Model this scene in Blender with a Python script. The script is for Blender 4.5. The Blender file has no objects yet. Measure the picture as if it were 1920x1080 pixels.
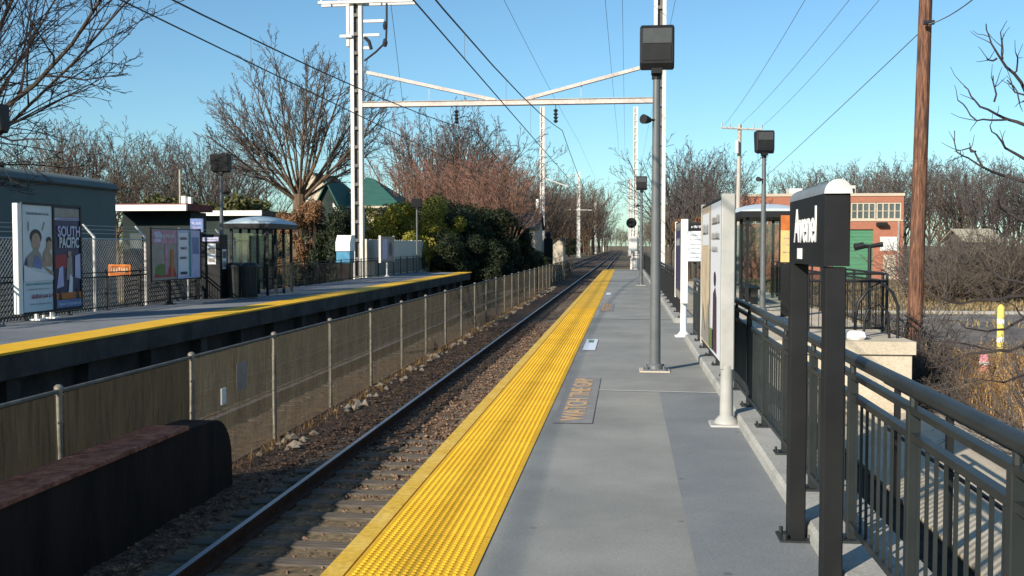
import bpy, math, random
from mathutils import Vector, Matrix

S = bpy.context.scene
COL = S.collection
rad = math.radians

# ------------------------------------------------------------------ camera
EYE = 1.62                       # eye height above the platform deck (z = 0)
FPX = 1900.0                     # focal length in pixels of a 1920 wide picture
YAW = math.atan(214 / FPX)       # turned left of the track direction (+Y)
PITCH = math.atan(80 / FPX)      # tipped down
cam_d = bpy.data.cameras.new('camera')
cam_d.sensor_width = 36.0
cam_d.lens = 36.0 * FPX / 1920.0
cam_d.clip_start = 0.1
cam_d.clip_end = 6000
cam = bpy.data.objects.new('camera', cam_d)
COL.objects.link(cam)
cam.location = (0, 0, EYE)
cam.rotation_euler = (math.pi / 2 - PITCH, 0, YAW)
S.camera = cam
CF = Vector((-math.sin(YAW) * math.cos(PITCH), math.cos(YAW) * math.cos(PITCH), -math.sin(PITCH)))
CR = Vector((math.cos(YAW), math.sin(YAW), 0))
CU = CR.cross(CF)


def ray(px, py):
    return CF + CR * ((px - 960) / FPX) + CU * ((540 - py) / FPX)


def at(px, py, Y):
    """the point that stands Y metres along the track on the sight line of a pixel"""
    d = ray(px, py)
    return Vector((d.x * Y / d.y, Y, EYE + d.z * Y / d.y))



def ax(px, X, py=470):
    """how far along the track (Y) the sight line of a pixel column meets the plane x = X"""
    d = ray(px, py)
    return X * d.y / d.x


# ------------------------------------------------------------------ light
SUN_EL = 25.0
SUN_AZ = 215.0                   # clockwise from +Y: behind and to the left
w = bpy.data.worlds.new('World')
S.world = w
w.use_nodes = True
nt = w.node_tree
bg = nt.nodes['Background']
sky = nt.nodes.new('ShaderNodeTexSky')
sky.sky_type = 'NISHITA'
sky.sun_disc = False
sky.sun_elevation = rad(SUN_EL)
sky.sun_rotation = rad(SUN_AZ)
sky.air_density = 1.0
sky.dust_density = 0.45
sky.ozone_density = 1.0
hs = nt.nodes.new('ShaderNodeVectorMath')      # the camera of the photograph renders a clear sky cyan
hs.operation = 'MULTIPLY'
hs.inputs[1].default_value = (0.575, 0.845, 0.99)
nt.links.new(sky.outputs[0], hs.inputs[0])
nt.links.new(hs.outputs[0], bg.inputs[0])
bg.inputs[1].default_value = 0.103
sd = bpy.data.lights.new('sun', 'SUN')
sd.energy = 5.0
sd.angle = rad(0.53)
sd.color = (1.0, 0.90, 0.76)
sun = bpy.data.objects.new('sun', sd)
COL.objects.link(sun)
sdir = Vector((-math.sin(rad(SUN_AZ)) * math.cos(rad(SUN_EL)), -math.cos(rad(SUN_AZ)) * math.cos(rad(SUN_EL)), -math.sin(rad(SUN_EL))))
sun.rotation_euler = sdir.to_track_quat('-Z', 'Y').to_euler()
S.view_settings.view_transform = 'Standard'
S.view_settings.look = 'None'
S.view_settings.exposure = 0.57
S.view_settings.gamma = 1.0

random.seed(7)
R = random.Random(11)
Z_G = -1.45                      # ground and ballast level
Z_R = -1.27                      # top of rail


# ------------------------------------------------------------------ materials
def mat(name, col, rough=0.8, col2=None, scale=4.0, bump=0.0, bscale=None, metal=0.0, stretch=None, spec=0.25,
        speck=None, spots=None, detail=6.0, lo=0.35, hi=0.65):
    m = bpy.data.materials.new(name)
    m.use_nodes = True
    t = m.node_tree
    b = t.nodes['Principled BSDF']
    b.inputs['Base Color'].default_value = (*col, 1)
    b.inputs['Roughness'].default_value = rough
    b.inputs['Metallic'].default_value = metal
    b.inputs['Specular IOR Level'].default_value = spec
    if col2 is not None or bump:
        tc = t.nodes.new('ShaderNodeTexCoord')
        mp = t.nodes.new('ShaderNodeMapping')
        t.links.new(tc.outputs['Object'], mp.inputs[0])
        if stretch:
            mp.inputs['Scale'].default_value = stretch
    if col2 is not None:
        n = t.nodes.new('ShaderNodeTexNoise')
        n.inputs['Scale'].default_value = scale
        n.inputs['Detail'].default_value = detail
        n.inputs['Roughness'].default_value = 0.62
        t.links.new(mp.outputs[0], n.inputs[0])
        r = t.nodes.new('ShaderNodeValToRGB')
        r.color_ramp.elements[0].position = lo
        r.color_ramp.elements[0].color = (*col, 1)
        r.color_ramp.elements[1].position = hi
        r.color_ramp.elements[1].color = (*col2, 1)
        t.links.new(n.outputs['Fac'], r.inputs[0])
        out = r.outputs[0]
        if spots:
            vo = t.nodes.new('ShaderNodeTexVoronoi')
            vo.inputs['Scale'].default_value = spots[0]
            vo.inputs['Randomness'].default_value = 1.0
            t.links.new(mp.outputs[0], vo.inputs[0])
            rv = t.nodes.new('ShaderNodeMapRange')
            rv.inputs[1].default_value = 0.03
            rv.inputs[2].default_value = 0.075
            rv.inputs[3].default_value = 1 - spots[1]
            rv.inputs[4].default_value = 1.0
            t.links.new(vo.outputs['Distance'], rv.inputs[0])
            sm_ = t.nodes.new('ShaderNodeVectorMath')
            sm_.operation = 'SCALE'
            t.links.new(out, sm_.inputs[0])
            t.links.new(rv.outputs[0], sm_.inputs['Scale'])
            out = sm_.outputs[0]
        if speck:
            n2 = t.nodes.new('ShaderNodeTexNoise')
            n2.inputs['Scale'].default_value = speck[0]
            n2.inputs['Detail'].default_value = 3
            t.links.new(mp.outputs[0], n2.inputs[0])
            r2 = t.nodes.new('ShaderNodeMapRange')
            r2.inputs[1].default_value = 0.3
            r2.inputs[2].default_value = 0.7
            r2.inputs[3].default_value = 1 - speck[1]
            r2.inputs[4].default_value = 1 + speck[1]
            t.links.new(n2.outputs['Fac'], r2.inputs[0])
            mx = t.nodes.new('ShaderNodeVectorMath')
            mx.operation = 'SCALE'
            t.links.new(out, mx.inputs[0])
            t.links.new(r2.outputs[0], mx.inputs['Scale'])
            out = mx.outputs[0]
        t.links.new(out, b.inputs['Base Color'])
    if bump:
        n3 = t.nodes.new('ShaderNodeTexNoise')
        n3.inputs['Scale'].default_value = bscale or scale * 6
        n3.inputs['Detail'].default_value = 5
        t.links.new(mp.outputs[0], n3.inputs[0])
        bp = t.nodes.new('ShaderNodeBump')
        bp.inputs['Strength'].default_value = bump
        bp.inputs['Distance'].default_value = 0.02
        t.links.new(n3.outputs['Fac'], bp.inputs['Height'])
        t.links.new(bp.outputs[0], b.inputs['Normal'])
    return m


def glass_mat(name, col=(0.6, 0.7, 0.7), gloss=0.10):
    m = bpy.data.materials.new(name)
    m.use_nodes = True
    t = m.node_tree
    t.nodes.remove(t.nodes['Principled BSDF'])
    g = t.nodes.new('ShaderNodeBsdfGlossy')
    g.inputs['Roughness'].default_value = 0.05
    tr = t.nodes.new('ShaderNodeBsdfTransparent')
    tr.inputs[0].default_value = (*col, 1)
    mx = t.nodes.new('ShaderNodeMixShader')
    mx.inputs[0].default_value = gloss
    t.links.new(tr.outputs[0], mx.inputs[1])
    t.links.new(g.outputs[0], mx.inputs[2])
    t.links.new(mx.outputs[0], t.nodes['Material Output'].inputs[0])
    return m


def leaf_mat(name, col, col2, trans=0.35, scale=1.2, sp=0.45):
    m = mat(name, col, 0.6, col2, scale=scale, speck=(9.0, sp))
    t = m.node_tree
    b = t.nodes['Principled BSDF']
    tl = t.nodes.new('ShaderNodeBsdfTranslucent')
    src = b.inputs['Base Color'].links[0].from_socket
    t.links.new(src, tl.inputs[0])
    mx = t.nodes.new('ShaderNodeMixShader')
    mx.inputs[0].default_value = trans
    t.links.new(b.outputs[0], mx.inputs[1])
    t.links.new(tl.outputs[0], mx.inputs[2])
    t.links.new(mx.outputs[0], t.nodes['Material Output'].inputs[0])
    return m


def screen_mat(name, col, col2, cover):
    """woven privacy netting: partly open weave, partly translucent"""
    m = mat(name, col, 0.9, col2, scale=7.0, stretch=(1, 3.0, .25), lo=.3, hi=.7, detail=3)
    t = m.node_tree
    b = t.nodes['Principled BSDF']
    src = b.inputs['Base Color'].links[0].from_socket
    tl = t.nodes.new('ShaderNodeBsdfTranslucent')
    t.links.new(src, tl.inputs[0])
    mx = t.nodes.new('ShaderNodeMixShader')
    mx.inputs[0].default_value = 0.45
    t.links.new(b.outputs[0], mx.inputs[1])
    t.links.new(tl.outputs[0], mx.inputs[2])
    tr = t.nodes.new('ShaderNodeBsdfTransparent')
    m2 = t.nodes.new('ShaderNodeMixShader')
    n = t.nodes.new('ShaderNodeTexNoise')
    n.inputs['Scale'].default_value = 9.0
    mp = t.nodes['Mapping']
    t.links.new(mp.outputs[0], n.inputs[0])
    mr = t.nodes.new('ShaderNodeMapRange')
    mr.inputs[1].default_value = .3
    mr.inputs[2].default_value = .7
    mr.inputs[3].default_value = cover - .07
    mr.inputs[4].default_value = cover + .07
    t.links.new(n.outputs['Fac'], mr.inputs[0])
    t.links.new(mr.outputs[0], m2.inputs[0])
    t.links.new(tr.outputs[0], m2.inputs[1])
    t.links.new(mx.outputs[0], m2.inputs[2])
    t.links.new(m2.outputs[0], t.nodes['Material Output'].inputs[0])
    return m


M = {}
M['screen'] = screen_mat('fence_screen', (0.092, 0.079, 0.053), (0.168, 0.145, 0.102), .68)
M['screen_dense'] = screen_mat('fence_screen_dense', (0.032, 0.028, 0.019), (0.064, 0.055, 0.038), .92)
M['ground'] = mat('ground_soil', (0.10, 0.075, 0.045), 0.95, (0.20, 0.155, 0.09), scale=0.35, bump=0.6, bscale=9, speck=(14, 0.4))
M['ballast'] = mat('ballast_bed', (0.034, 0.023, 0.017), 0.95, (0.18, 0.112, 0.070), scale=7, bump=1.0, bscale=22, speck=(28, 0.55))
M['shade_ground'] = mat('painted_shade_ground', (0.012, 0.014, 0.011), 0.95, (0.035, 0.036, 0.028), scale=4, bump=.6, bscale=18)  # near-black ground colour with the platform's shade painted in
M['stone'] = mat('ballast_stone', (0.036, 0.025, 0.019), 0.9, (0.26, 0.165, 0.105), scale=5.0, speck=(16, 0.5))
M['pale_stone'] = mat('pale_stone', (0.34, 0.26, 0.18), 0.9, (0.60, 0.50, 0.38), scale=7, bump=0.5)
M['deck'] = mat('deck_concrete', (0.200, 0.203, 0.190), 0.85, (0.278, 0.278, 0.257), scale=0.9, bump=0.18, bscale=120, speck=(55, 0.10), spots=(2.6, 0.3))
M['deck_dark'] = mat('deck_dark_coat', (0.162, 0.175, 0.182), 0.8, (0.205, 0.215, 0.220), scale=1.3, bump=0.18, bscale=120, speck=(60, 0.10), spots=(2.2, 0.35))
M['deck_far'] = mat('deck_far_concrete', (0.12, 0.135, 0.15), 0.85, (0.19, 0.20, 0.21), scale=0.5, speck=(20, 0.15))
M['conc_face'] = mat('dark_concrete_face', (0.035, 0.033, 0.031), 0.95, (0.085, 0.08, 0.072), scale=1.2, bump=0.3)  # much darker concrete than the decks
M['curb'] = mat('curb_concrete', (0.27, 0.27, 0.25), 0.9, (0.38, 0.37, 0.34), scale=2.4, bump=0.25, bscale=60, speck=(40, 0.15))
M['tan_conc'] = mat('tan_concrete', (0.42, 0.36, 0.27), 0.9, (0.55, 0.48, 0.37), scale=1.2, bump=0.2, bscale=50, speck=(30, 0.12))
M['yellow'] = mat('tactile_yellow', (0.62, 0.345, 0.014), 0.7, (0.70, 0.405, 0.022), scale=1.2, speck=(34, 0.09), spec=0.25)
def tile_seams(m, pitch):
    t = m.node_tree
    b = t.nodes['Principled BSDF']
    src = b.inputs['Base Color'].links[0].from_socket
    sp = t.nodes.new('ShaderNodeSeparateXYZ')
    t.links.new(t.nodes['Texture Coordinate'].outputs['Object'], sp.inputs[0])
    dv = t.nodes.new('ShaderNodeMath')
    dv.operation = 'DIVIDE'
    dv.inputs[1].default_value = pitch
    t.links.new(sp.outputs[1], dv.inputs[0])
    fl = t.nodes.new('ShaderNodeMath')
    fl.operation = 'FLOOR'
    t.links.new(dv.outputs[0], fl.inputs[0])
    wn = t.nodes.new('ShaderNodeTexWhiteNoise')
    wn.noise_dimensions = '1D'
    t.links.new(fl.outputs[0], wn.inputs['W'])
    mr = t.nodes.new('ShaderNodeMapRange')
    mr.inputs[3].default_value = .90
    mr.inputs[4].default_value = 1.04
    t.links.new(wn.outputs['Value'], mr.inputs[0])
    fr = t.nodes.new('ShaderNodeMath')
    fr.operation = 'FRACT'
    t.links.new(dv.outputs[0], fr.inputs[0])
    gt = t.nodes.new('ShaderNodeMapRange')
    gt.inputs[1].default_value = .004
    gt.inputs[2].default_value = .014
    gt.inputs[3].default_value = .55
    gt.inputs[4].default_value = 1.0
    t.links.new(fr.outputs[0], gt.inputs[0])
    mu = t.nodes.new('ShaderNodeMath')
    mu.operation = 'MULTIPLY'
    t.links.new(mr.outputs[0], mu.inputs[0])
    t.links.new(gt.outputs[0], mu.inputs[1])
    sc = t.nodes.new('ShaderNodeVectorMath')
    sc.operation = 'SCALE'
    t.links.new(src, sc.inputs[0])
    t.links.new(mu.outputs[0], sc.inputs['Scale'])
    t.links.new(sc.outputs[0], b.inputs['Base Color'])


tile_seams(M['yellow'], .915)
M['yellow_edge'] = mat('edge_yellow', (0.58, 0.35, 0.03), 0.7, (0.66, 0.44, 0.09), scale=3.0, speck=(25, 0.18))
M['yellow_far'] = mat('far_edge_yellow', (0.68, 0.37, 0.014), 0.6, (0.76, 0.45, 0.022), scale=2.0)
M['joint'] = mat('pale_joint', (0.42, 0.42, 0.40), 0.9, (0.52, 0.51, 0.48), scale=12)
M['joint_dark'] = mat('dark_joint', (0.10, 0.11, 0.115), 0.9)
M['decal_bg'] = mat('stencil_grey', (0.185, 0.182, 0.186), 0.85, (0.232, 0.228, 0.222), scale=10)
M['decal_or'] = mat('stencil_orange', (0.50, 0.28, 0.13), 0.8, (0.42, 0.33, 0.20), scale=14)
M['rail_top'] = mat('worn_rail_head', (0.42, 0.42, 0.44), 0.32, metal=0.8)
M['rail_side'] = mat('rusty_rail_side', (0.030, 0.020, 0.016), 0.9, (0.06, 0.04, 0.03), scale=9)
M['sleeper'] = mat('timber_sleeper', (0.060, 0.052, 0.043), 0.95, (0.16, 0.138, 0.112), scale=3, stretch=(0.6, 8, 4), bump=0.4, bscale=14)
M['galv'] = mat('galvanised_steel', (0.50, 0.49, 0.47), 0.5, (0.66, 0.64, 0.60), scale=2.5, metal=0.15)
M['post_metal'] = mat('fence_post_steel', (0.15, 0.135, 0.108), 0.5, (0.30, 0.27, 0.215), scale=6, metal=0.3)
M['rail_dull'] = mat('dull_fence_rail', (0.10, 0.095, 0.085), 0.7, (0.17, 0.16, 0.14), scale=5)
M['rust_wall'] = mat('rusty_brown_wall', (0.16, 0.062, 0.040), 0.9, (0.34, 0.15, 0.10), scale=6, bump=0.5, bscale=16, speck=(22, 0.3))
M['rust_shaded'] = mat('shaded_wall_face', (0.010, 0.0085, 0.008), 0.95, (0.030, 0.022, 0.018), scale=1.6, stretch=(1, 1.5, .35), bump=.5, bscale=20)  # side of the rust wall coloured near black to carry its shade
M['charcoal'] = mat('charcoal_paint', (0.009, 0.0095, 0.0105), 0.55, (0.015, 0.0155, 0.0165), scale=3, spec=0.2)
M['railing'] = mat('railing_paint', (0.014, 0.0175, 0.018), 0.45, (0.022, 0.026, 0.026), scale=4, spec=0.35)
M['black'] = mat('black_paint', (0.014, 0.015, 0.016), 0.5)
M['rail_cap'] = mat('cap_grey', (0.13, 0.15, 0.165), 0.5, (0.17, 0.19, 0.205), scale=6)
M['white'] = mat('white_paint', (0.76, 0.75, 0.71), 0.6, (0.66, 0.65, 0.60), scale=4, lo=0.5, hi=0.8)
M['letter'] = mat('white_lettering', (0.80, 0.80, 0.80), 0.5)
M['lamp_pole'] = mat('lamp_pole_grey', (0.085, 0.093, 0.098), 0.45, (0.115, 0.123, 0.128), scale=3, spec=0.5)
M['lamp_head'] = mat('lamp_head_bronze', (0.010, 0.0105, 0.012), 0.55, (0.015, 0.015, 0.017), scale=5)
M['lamp_lens'] = mat('lamp_lens', (0.040, 0.043, 0.043), 0.35, (0.055, 0.055, 0.052), scale=9, spec=0.6)
M['panel_grey'] = mat('panel_end_grey', (0.30, 0.30, 0.28), 0.6, (0.40, 0.395, 0.37), scale=3)
M['mast'] = mat('mast_white_steel', (0.52, 0.50, 0.47), 0.55, (0.66, 0.64, 0.60), scale=1.5, speck=(9, 0.12))
M['mast_rust'] = mat('mast_beam_steel', (0.44, 0.385, 0.35), 0.6, (0.60, 0.52, 0.47), scale=1.2, speck=(9, 0.15))
M['mast_web'] = mat('mast_dark_web', (0.10, 0.095, 0.09), 0.7, (0.16, 0.15, 0.14), scale=2)
M['wire'] = mat('overhead_wire', (0.045, 0.055, 0.06), 0.6)
M['wire_thin'] = mat('thin_wire', (0.20, 0.25, 0.28), 0.6)
M['insul'] = mat('insulator_brown', (0.03, 0.03, 0.035), 0.3)
M['wood_pole'] = mat('wood_pole', (0.060, 0.033, 0.028), 0.95, (0.215, 0.105, 0.062), scale=3.5, stretch=(6, 6, 0.5), bump=0.9, bscale=12, speck=(7, .3))
M['wood_grey'] = mat('grey_wood_pole', (0.36, 0.33, 0.29), 0.9, (0.46, 0.42, 0.37), scale=3, stretch=(6, 6, 0.7))
M['bark'] = mat('bark', (0.038, 0.030, 0.025), 0.95, (0.085, 0.066, 0.052), scale=4, stretch=(3, 3, 0.8), bump=0.5)
M['bark_warm'] = mat('bark_warm', (0.085, 0.056, 0.036), 0.95, (0.155, 0.105, 0.068), scale=4, stretch=(3, 3, 0.8), bump=0.5)
M['twig'] = mat('twig_grey', (0.060, 0.052, 0.052), 0.95, (0.105, 0.091, 0.088), scale=0.8)
M['twig_fan'] = mat('twig_brown', (0.068, 0.056, 0.050), 0.95, (0.115, 0.095, 0.084), scale=0.8)
M['twig_dark'] = mat('twig_dark', (0.026, 0.021, 0.021), 0.95, (0.05, 0.04, 0.038), scale=0.8)
M['twig_red'] = mat('twig_reddish', (0.17, 0.088, 0.066), 0.95, (0.26, 0.14, 0.10), scale=0.6)
M['twig_tan'] = mat('twig_tan', (0.080, 0.063, 0.050), 0.95, (0.135, 0.108, 0.085), scale=0.6)
M['vine'] = leaf_mat('dead_vine_leaf', (0.14, 0.072, 0.035), (0.30, 0.17, 0.085), 0.25)
M['yew'] = leaf_mat('sunlit_evergreen_leaf', (0.13, 0.14, 0.020), (0.32, 0.28, 0.045), 0.25)  # leaf colour raised to stand for sunlight the big tree blocks
M['hedge'] = leaf_mat('dark_hedge_leaf', (0.012, 0.020, 0.010), (0.035, 0.045, 0.018), 0.2)
M['olive'] = leaf_mat('olive_leaf', (0.06, 0.065, 0.022), (0.12, 0.12, 0.04), 0.25)
M['dry'] = leaf_mat('dry_grass', (0.36, 0.205, 0.075), (0.60, 0.38, 0.16), 0.3, scale=0.8)
M['drylow'] = leaf_mat('low_dry_grass', (0.22, 0.16, 0.075), (0.38, 0.29, 0.15), 0.3, scale=0.3)
M['teal'] = mat('teal_cladding', (0.105, 0.135, 0.135), 0.85, (0.13, 0.16, 0.16), scale=0.4, stretch=(1, 1, 0.3))
M['dkgreen'] = mat('dark_green_wall', (0.012, 0.022, 0.020), 0.8, (0.026, 0.040, 0.036), scale=0.7)
M['redroof'] = mat('dark_red_roofing', (0.10, 0.025, 0.025), 0.8, (0.16, 0.05, 0.045), scale=2)
M['greenroof'] = mat('green_roof', (0.025, 0.085, 0.070), 0.7, (0.04, 0.12, 0.095), scale=0.8, stretch=(1, 6, 1))
M['cream'] = mat('cream_siding', (0.44, 0.37, 0.28), 0.8, (0.53, 0.46, 0.36), scale=0.5, stretch=(0.5, 0.5, 9))
M['brownroof'] = mat('brown_shingle', (0.10, 0.08, 0.065), 0.9, (0.16, 0.13, 0.105), scale=3)
M['tanroof'] = mat('tan_shingle', (0.30, 0.27, 0.20), 0.9, (0.40, 0.36, 0.27), scale=3)
M['window'] = mat('window_glass', (0.05, 0.07, 0.075), 0.15, (0.10, 0.12, 0.12), scale=0.5, spec=0.6)
M['greendoor'] = mat('green_roller_door', (0.065, 0.19, 0.105), 0.6, (0.085, 0.235, 0.135), scale=0.6, stretch=(0.3, 0.3, 9))
M['asphalt'] = mat('lot_asphalt', (0.10, 0.095, 0.092), 0.9, (0.21, 0.185, 0.155), scale=0.55, speck=(9, 0.3), lo=.38, hi=.62)
M['glass'] = glass_mat('shelter_glass', (0.80, 0.86, 0.86), 0.07)
M['canopy'] = mat('white_canopy', (0.52, 0.57, 0.59), 0.35, (0.44, 0.50, 0.53), scale=1.5, spec=0.5)
M['blue_canopy'] = mat('blue_white_canopy', (0.26, 0.36, 0.43), 0.45, (0.36, 0.45, 0.51), scale=1.0, spec=0.5)
M['p_sky'] = mat('poster_pale_blue', (0.50, 0.58, 0.64), 0.4, (0.58, 0.64, 0.68), scale=2)
M['p_white'] = mat('poster_white', (0.66, 0.68, 0.72), 0.4)
M['p_navy'] = mat('poster_navy', (0.03, 0.04, 0.10), 0.4, (0.06, 0.05, 0.10), scale=4)
M['p_lilac'] = mat('poster_lilac', (0.40, 0.40, 0.62), 0.4, (0.50, 0.50, 0.70), scale=3)
M['p_grey'] = mat('poster_grey', (0.22, 0.21, 0.19), 0.4, (0.30, 0.28, 0.25), scale=5)
M['p_teal'] = mat('poster_teal', (0.03, 0.26, 0.25), 0.4)
M['p_red'] = mat('poster_red', (0.30, 0.03, 0.05), 0.4)
M['p_skin'] = mat('poster_skin', (0.30, 0.20, 0.15), 0.4, (0.42, 0.30, 0.23), scale=6)
M['p_hair'] = mat('poster_hair', (0.03, 0.022, 0.02), 0.4)
M['p_orange'] = mat('poster_orange', (0.50, 0.16, 0.035), 0.4, (0.36, 0.10, 0.03), scale=5)
M['p_pink'] = mat('poster_pink', (0.36, 0.13, 0.20), 0.4, (0.48, 0.27, 0.36), scale=4)
M['p_green'] = mat('poster_green', (0.05, 0.13, 0.03), 0.4, (0.10, 0.20, 0.05), scale=6)
M['p_blue'] = mat('poster_blue', (0.10, 0.15, 0.34), 0.4, (0.15, 0.22, 0.42), scale=4)
M['p_yellow'] = mat('poster_yellow', (0.60, 0.44, 0.17), 0.4, (0.52, 0.37, 0.16), scale=5)
M['p_tan'] = mat('poster_tan', (0.42, 0.32, 0.20), 0.4, (0.60, 0.50, 0.36), scale=3)
M['p_purple'] = mat('poster_dark_purple', (0.05, 0.02, 0.045), 0.4)
M['sign_orange'] = mat('sign_orange', (0.75, 0.22, 0.03), 0.5)
M['kiosk_blue'] = mat('kiosk_blue', (0.06, 0.22, 0.36), 0.45, (0.08, 0.28, 0.42), scale=3)
M['bin'] = mat('dark_bin_mesh', (0.018, 0.020, 0.020), 0.6, (0.035, 0.038, 0.036), scale=14)
M['fence_white'] = mat('weathered_white_boards', (0.52, 0.50, 0.43), 0.8, (0.64, 0.62, 0.54), scale=3, stretch=(3, 3, 0.6))
M['boll_y'] = mat('bollard_yellow', (0.62, 0.48, 0.08), 0.6, (0.70, 0.58, 0.16), scale=8)
M['pink'] = mat('faded_pink_paint', (0.52, 0.17, 0.20), 0.7, (0.60, 0.25, 0.26), scale=7)
M['car_navy'] = mat('car_navy', (0.02, 0.025, 0.05), 0.3, spec=0.6)
M['car_red'] = mat('car_red', (0.38, 0.035, 0.03), 0.3, spec=0.6)
M['tyre'] = mat('tyre', (0.015, 0.015, 0.015), 0.9)
M['rim'] = mat('rim', (0.4, 0.4, 0.4), 0.4, metal=0.6)
M['rubble'] = mat('pale_paper', (0.72, 0.71, 0.68), 0.8, (0.55, 0.54, 0.52), scale=8)


def brick_mat():
    m = bpy.data.materials.new('red_brick')
    m.use_nodes = True
    t = m.node_tree
    b = t.nodes['Principled BSDF']
    b.inputs['Roughness'].default_value = 0.9
    tc = t.nodes.new('ShaderNodeTexCoord')
    sp = t.nodes.new('ShaderNodeSeparateXYZ')
    t.links.new(tc.outputs['Object'], sp.inputs[0])
    ad = t.nodes.new('ShaderNodeMath')
    t.links.new(sp.outputs[0], ad.inputs[0])
    t.links.new(sp.outputs[1], ad.inputs[1])
    cb = t.nodes.new('ShaderNodeCombineXYZ')
    t.links.new(ad.outputs[0], cb.inputs[0])
    t.links.new(sp.outputs[2], cb.inputs[1])
    br = t.nodes.new('ShaderNodeTexBrick')
    br.inputs['Scale'].default_value = 4.0
    br.inputs['Mortar Size'].default_value = 0.02
    br.inputs['Color1'].default_value = (0.37, 0.125, 0.068, 1)
    br.inputs['Color2'].default_value = (0.29, 0.09, 0.052, 1)
    br.inputs['Mortar'].default_value = (0.36, 0.22, 0.16, 1)
    t.links.new(cb.outputs[0], br.inputs[0])
    t.links.new(br.outputs[0], b.inputs['Base Color'])
    return m


M['brick'] = brick_mat()


# ------------------------------------------------------------------ mesh helpers
class MB:
    def __init__(s):
        s.v, s.f, s.mi = [], [], []

    def quad(s, a, b, c, d, mi=0):
        n = len(s.v)
        s.v += [tuple(a), tuple(b), tuple(c), tuple(d)]
        s.f.append((n, n + 1, n + 2, n + 3))
        s.mi.append(mi)

    def poly(s, pts, mi=0):
        n = len(s.v)
        s.v += [tuple(p) for p in pts]
        s.f.append(tuple(range(n, n + len(pts))))
        s.mi.append(mi)

    def box(s, x0, x1, y0, y1, z0, z1, mi=0):
        n = len(s.v)
        s.v += [(x0, y0, z0), (x1, y0, z0), (x1, y1, z0), (x0, y1, z0), (x0, y0, z1), (x1, y0, z1), (x1, y1, z1), (x0, y1, z1)]
        for q in ((0, 3, 2, 1), (4, 5, 6, 7), (0, 1, 5, 4), (1, 2, 6, 5), (2, 3, 7, 6), (3, 0, 4, 7)):
            s.f.append(tuple(n + i for i in q))
            s.mi.append(mi)

    def bbox(s, x0, x1, y0, y1, z0, z1, b=0.01, mi=0):
        """box with chamfered vertical and top edges"""
        pts = [(x0 + b, y0), (x1 - b, y0), (x1, y0 + b), (x1, y1 - b), (x1 - b, y1), (x0 + b, y1), (x0, y1 - b), (x0, y0 + b)]
        cx, cy = (x0 + x1) / 2, (y0 + y1) / 2

        def ins(p):
            return (p[0] + (b if p[0] < cx else -b) * 0.6, p[1] + (b if p[1] < cy else -b) * 0.6)
        rings = [[(p[0], p[1], z0) for p in pts], [(p[0], p[1], z1 - b) for p in pts], [(*ins(p), z1) for p in pts]]
        s.loft(rings, True, mi)

    def loft(s, rings, caps=True, mi=0):
        n = len(s.v)
        k = len(rings[0])
        for r in rings:
            s.v += [tuple(p) for p in r]
        for i in range(len(rings) - 1):
            for j in range(k):
                a, b = n + i * k + j, n + i * k + (j + 1) % k
                s.f.append((a, b, b + k, a + k))
                s.mi.append(mi)
        if caps:
            s.f.append(tuple(n + j for j in reversed(range(k))))
            s.mi.append(mi)
            m = n + (len(rings) - 1) * k
            s.f.append(tuple(m + j for j in range(k)))
            s.mi.append(mi)

    def tube(s, pts, rr, n=8, caps=True, mi=0):
        pts = [Vector(p) for p in pts]
        if not isinstance(rr, (list, tuple)):
            rr = [rr] * len(pts)
        rings = []
        ref = None
        for i, p in enumerate(pts):
            d = (pts[min(i + 1, len(pts) - 1)] - pts[max(i - 1, 0)])
            if d.length < 1e-9:
                d = Vector((0, 0, 1))
            d.normalize()
            if ref is None:
                ref = Vector((0, 0, 1)) if abs(d.z) < 0.9 else Vector((1, 0, 0))
            u = d.cross(ref)
            if u.length < 1e-6:
                u = d.orthogonal()
            u.normalize()
            v = d.cross(u)
            ref = -v if False else ref
            rings.append([p + u * (rr[i] * math.cos(2 * math.pi * k / n)) + v * (rr[i] * math.sin(2 * math.pi * k / n)) for k in range(n)])
        s.loft(rings, caps, mi)

    def cyl(s, a, b, r, r2=None, n=10, mi=0):
        s.tube([a, b], [r, r if r2 is None else r2], n, True, mi)

    def disc(s, c, nrm, r, n=14, mi=0):
        nrm = Vector(nrm).normalized()
        u = nrm.orthogonal().normalized()
        v = nrm.cross(u)
        s.poly([Vector(c) + u * r * math.cos(2 * math.pi * k / n) + v * r * math.sin(2 * math.pi * k / n) for k in range(n)], mi)

    def prism(s, prof, axis, a, b, mi=0):
        """extrude a 2D profile; axis 'x': profile (y,z); axis 'y': profile (x,z)"""
        if axis == 'x':
            s.loft([[(a, p[0], p[1]) for p in prof], [(b, p[0], p[1]) for p in prof]], True, mi)
        else:
            s.loft([[(p[0], a, p[1]) for p in prof], [(p[0], b, p[1]) for p in prof]], True, mi)

    def mesh(s, name, mats, off=(0, 0, 0), smooth=False):
        me = bpy.data.meshes.new(name)
        ox, oy, oz = off
        me.from_pydata([(v[0] - ox, v[1] - oy, v[2] - oz) for v in s.v], [], s.f)
        if not isinstance(mats, (list, tuple)):
            mats = [mats]
        for m in mats:
            me.materials.append(m)
        if len(mats) > 1:
            me.polygons.foreach_set('material_index', s.mi)
        if smooth:
            me.polygons.foreach_set('use_smooth', [True] * len(me.polygons))
            try:
                me.set_sharp_from_angle(angle=rad(40))
            except Exception:
                pass
        me.update()
        return me

    def build(s, name, mats, parent=None, smooth=False):
        off = origin(parent) if parent else (0, 0, 0)
        return link(name, s.mesh(name, mats, off, smooth), parent)


def origin(o):
    v = Vector((0, 0, 0))
    while o:
        v += o.location
        o = o.parent
    return v


def link(name, me, parent=None):
    o = bpy.data.objects.new(name, me)
    COL.objects.link(o)
    if parent:
        o.parent = parent
    return o


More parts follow.
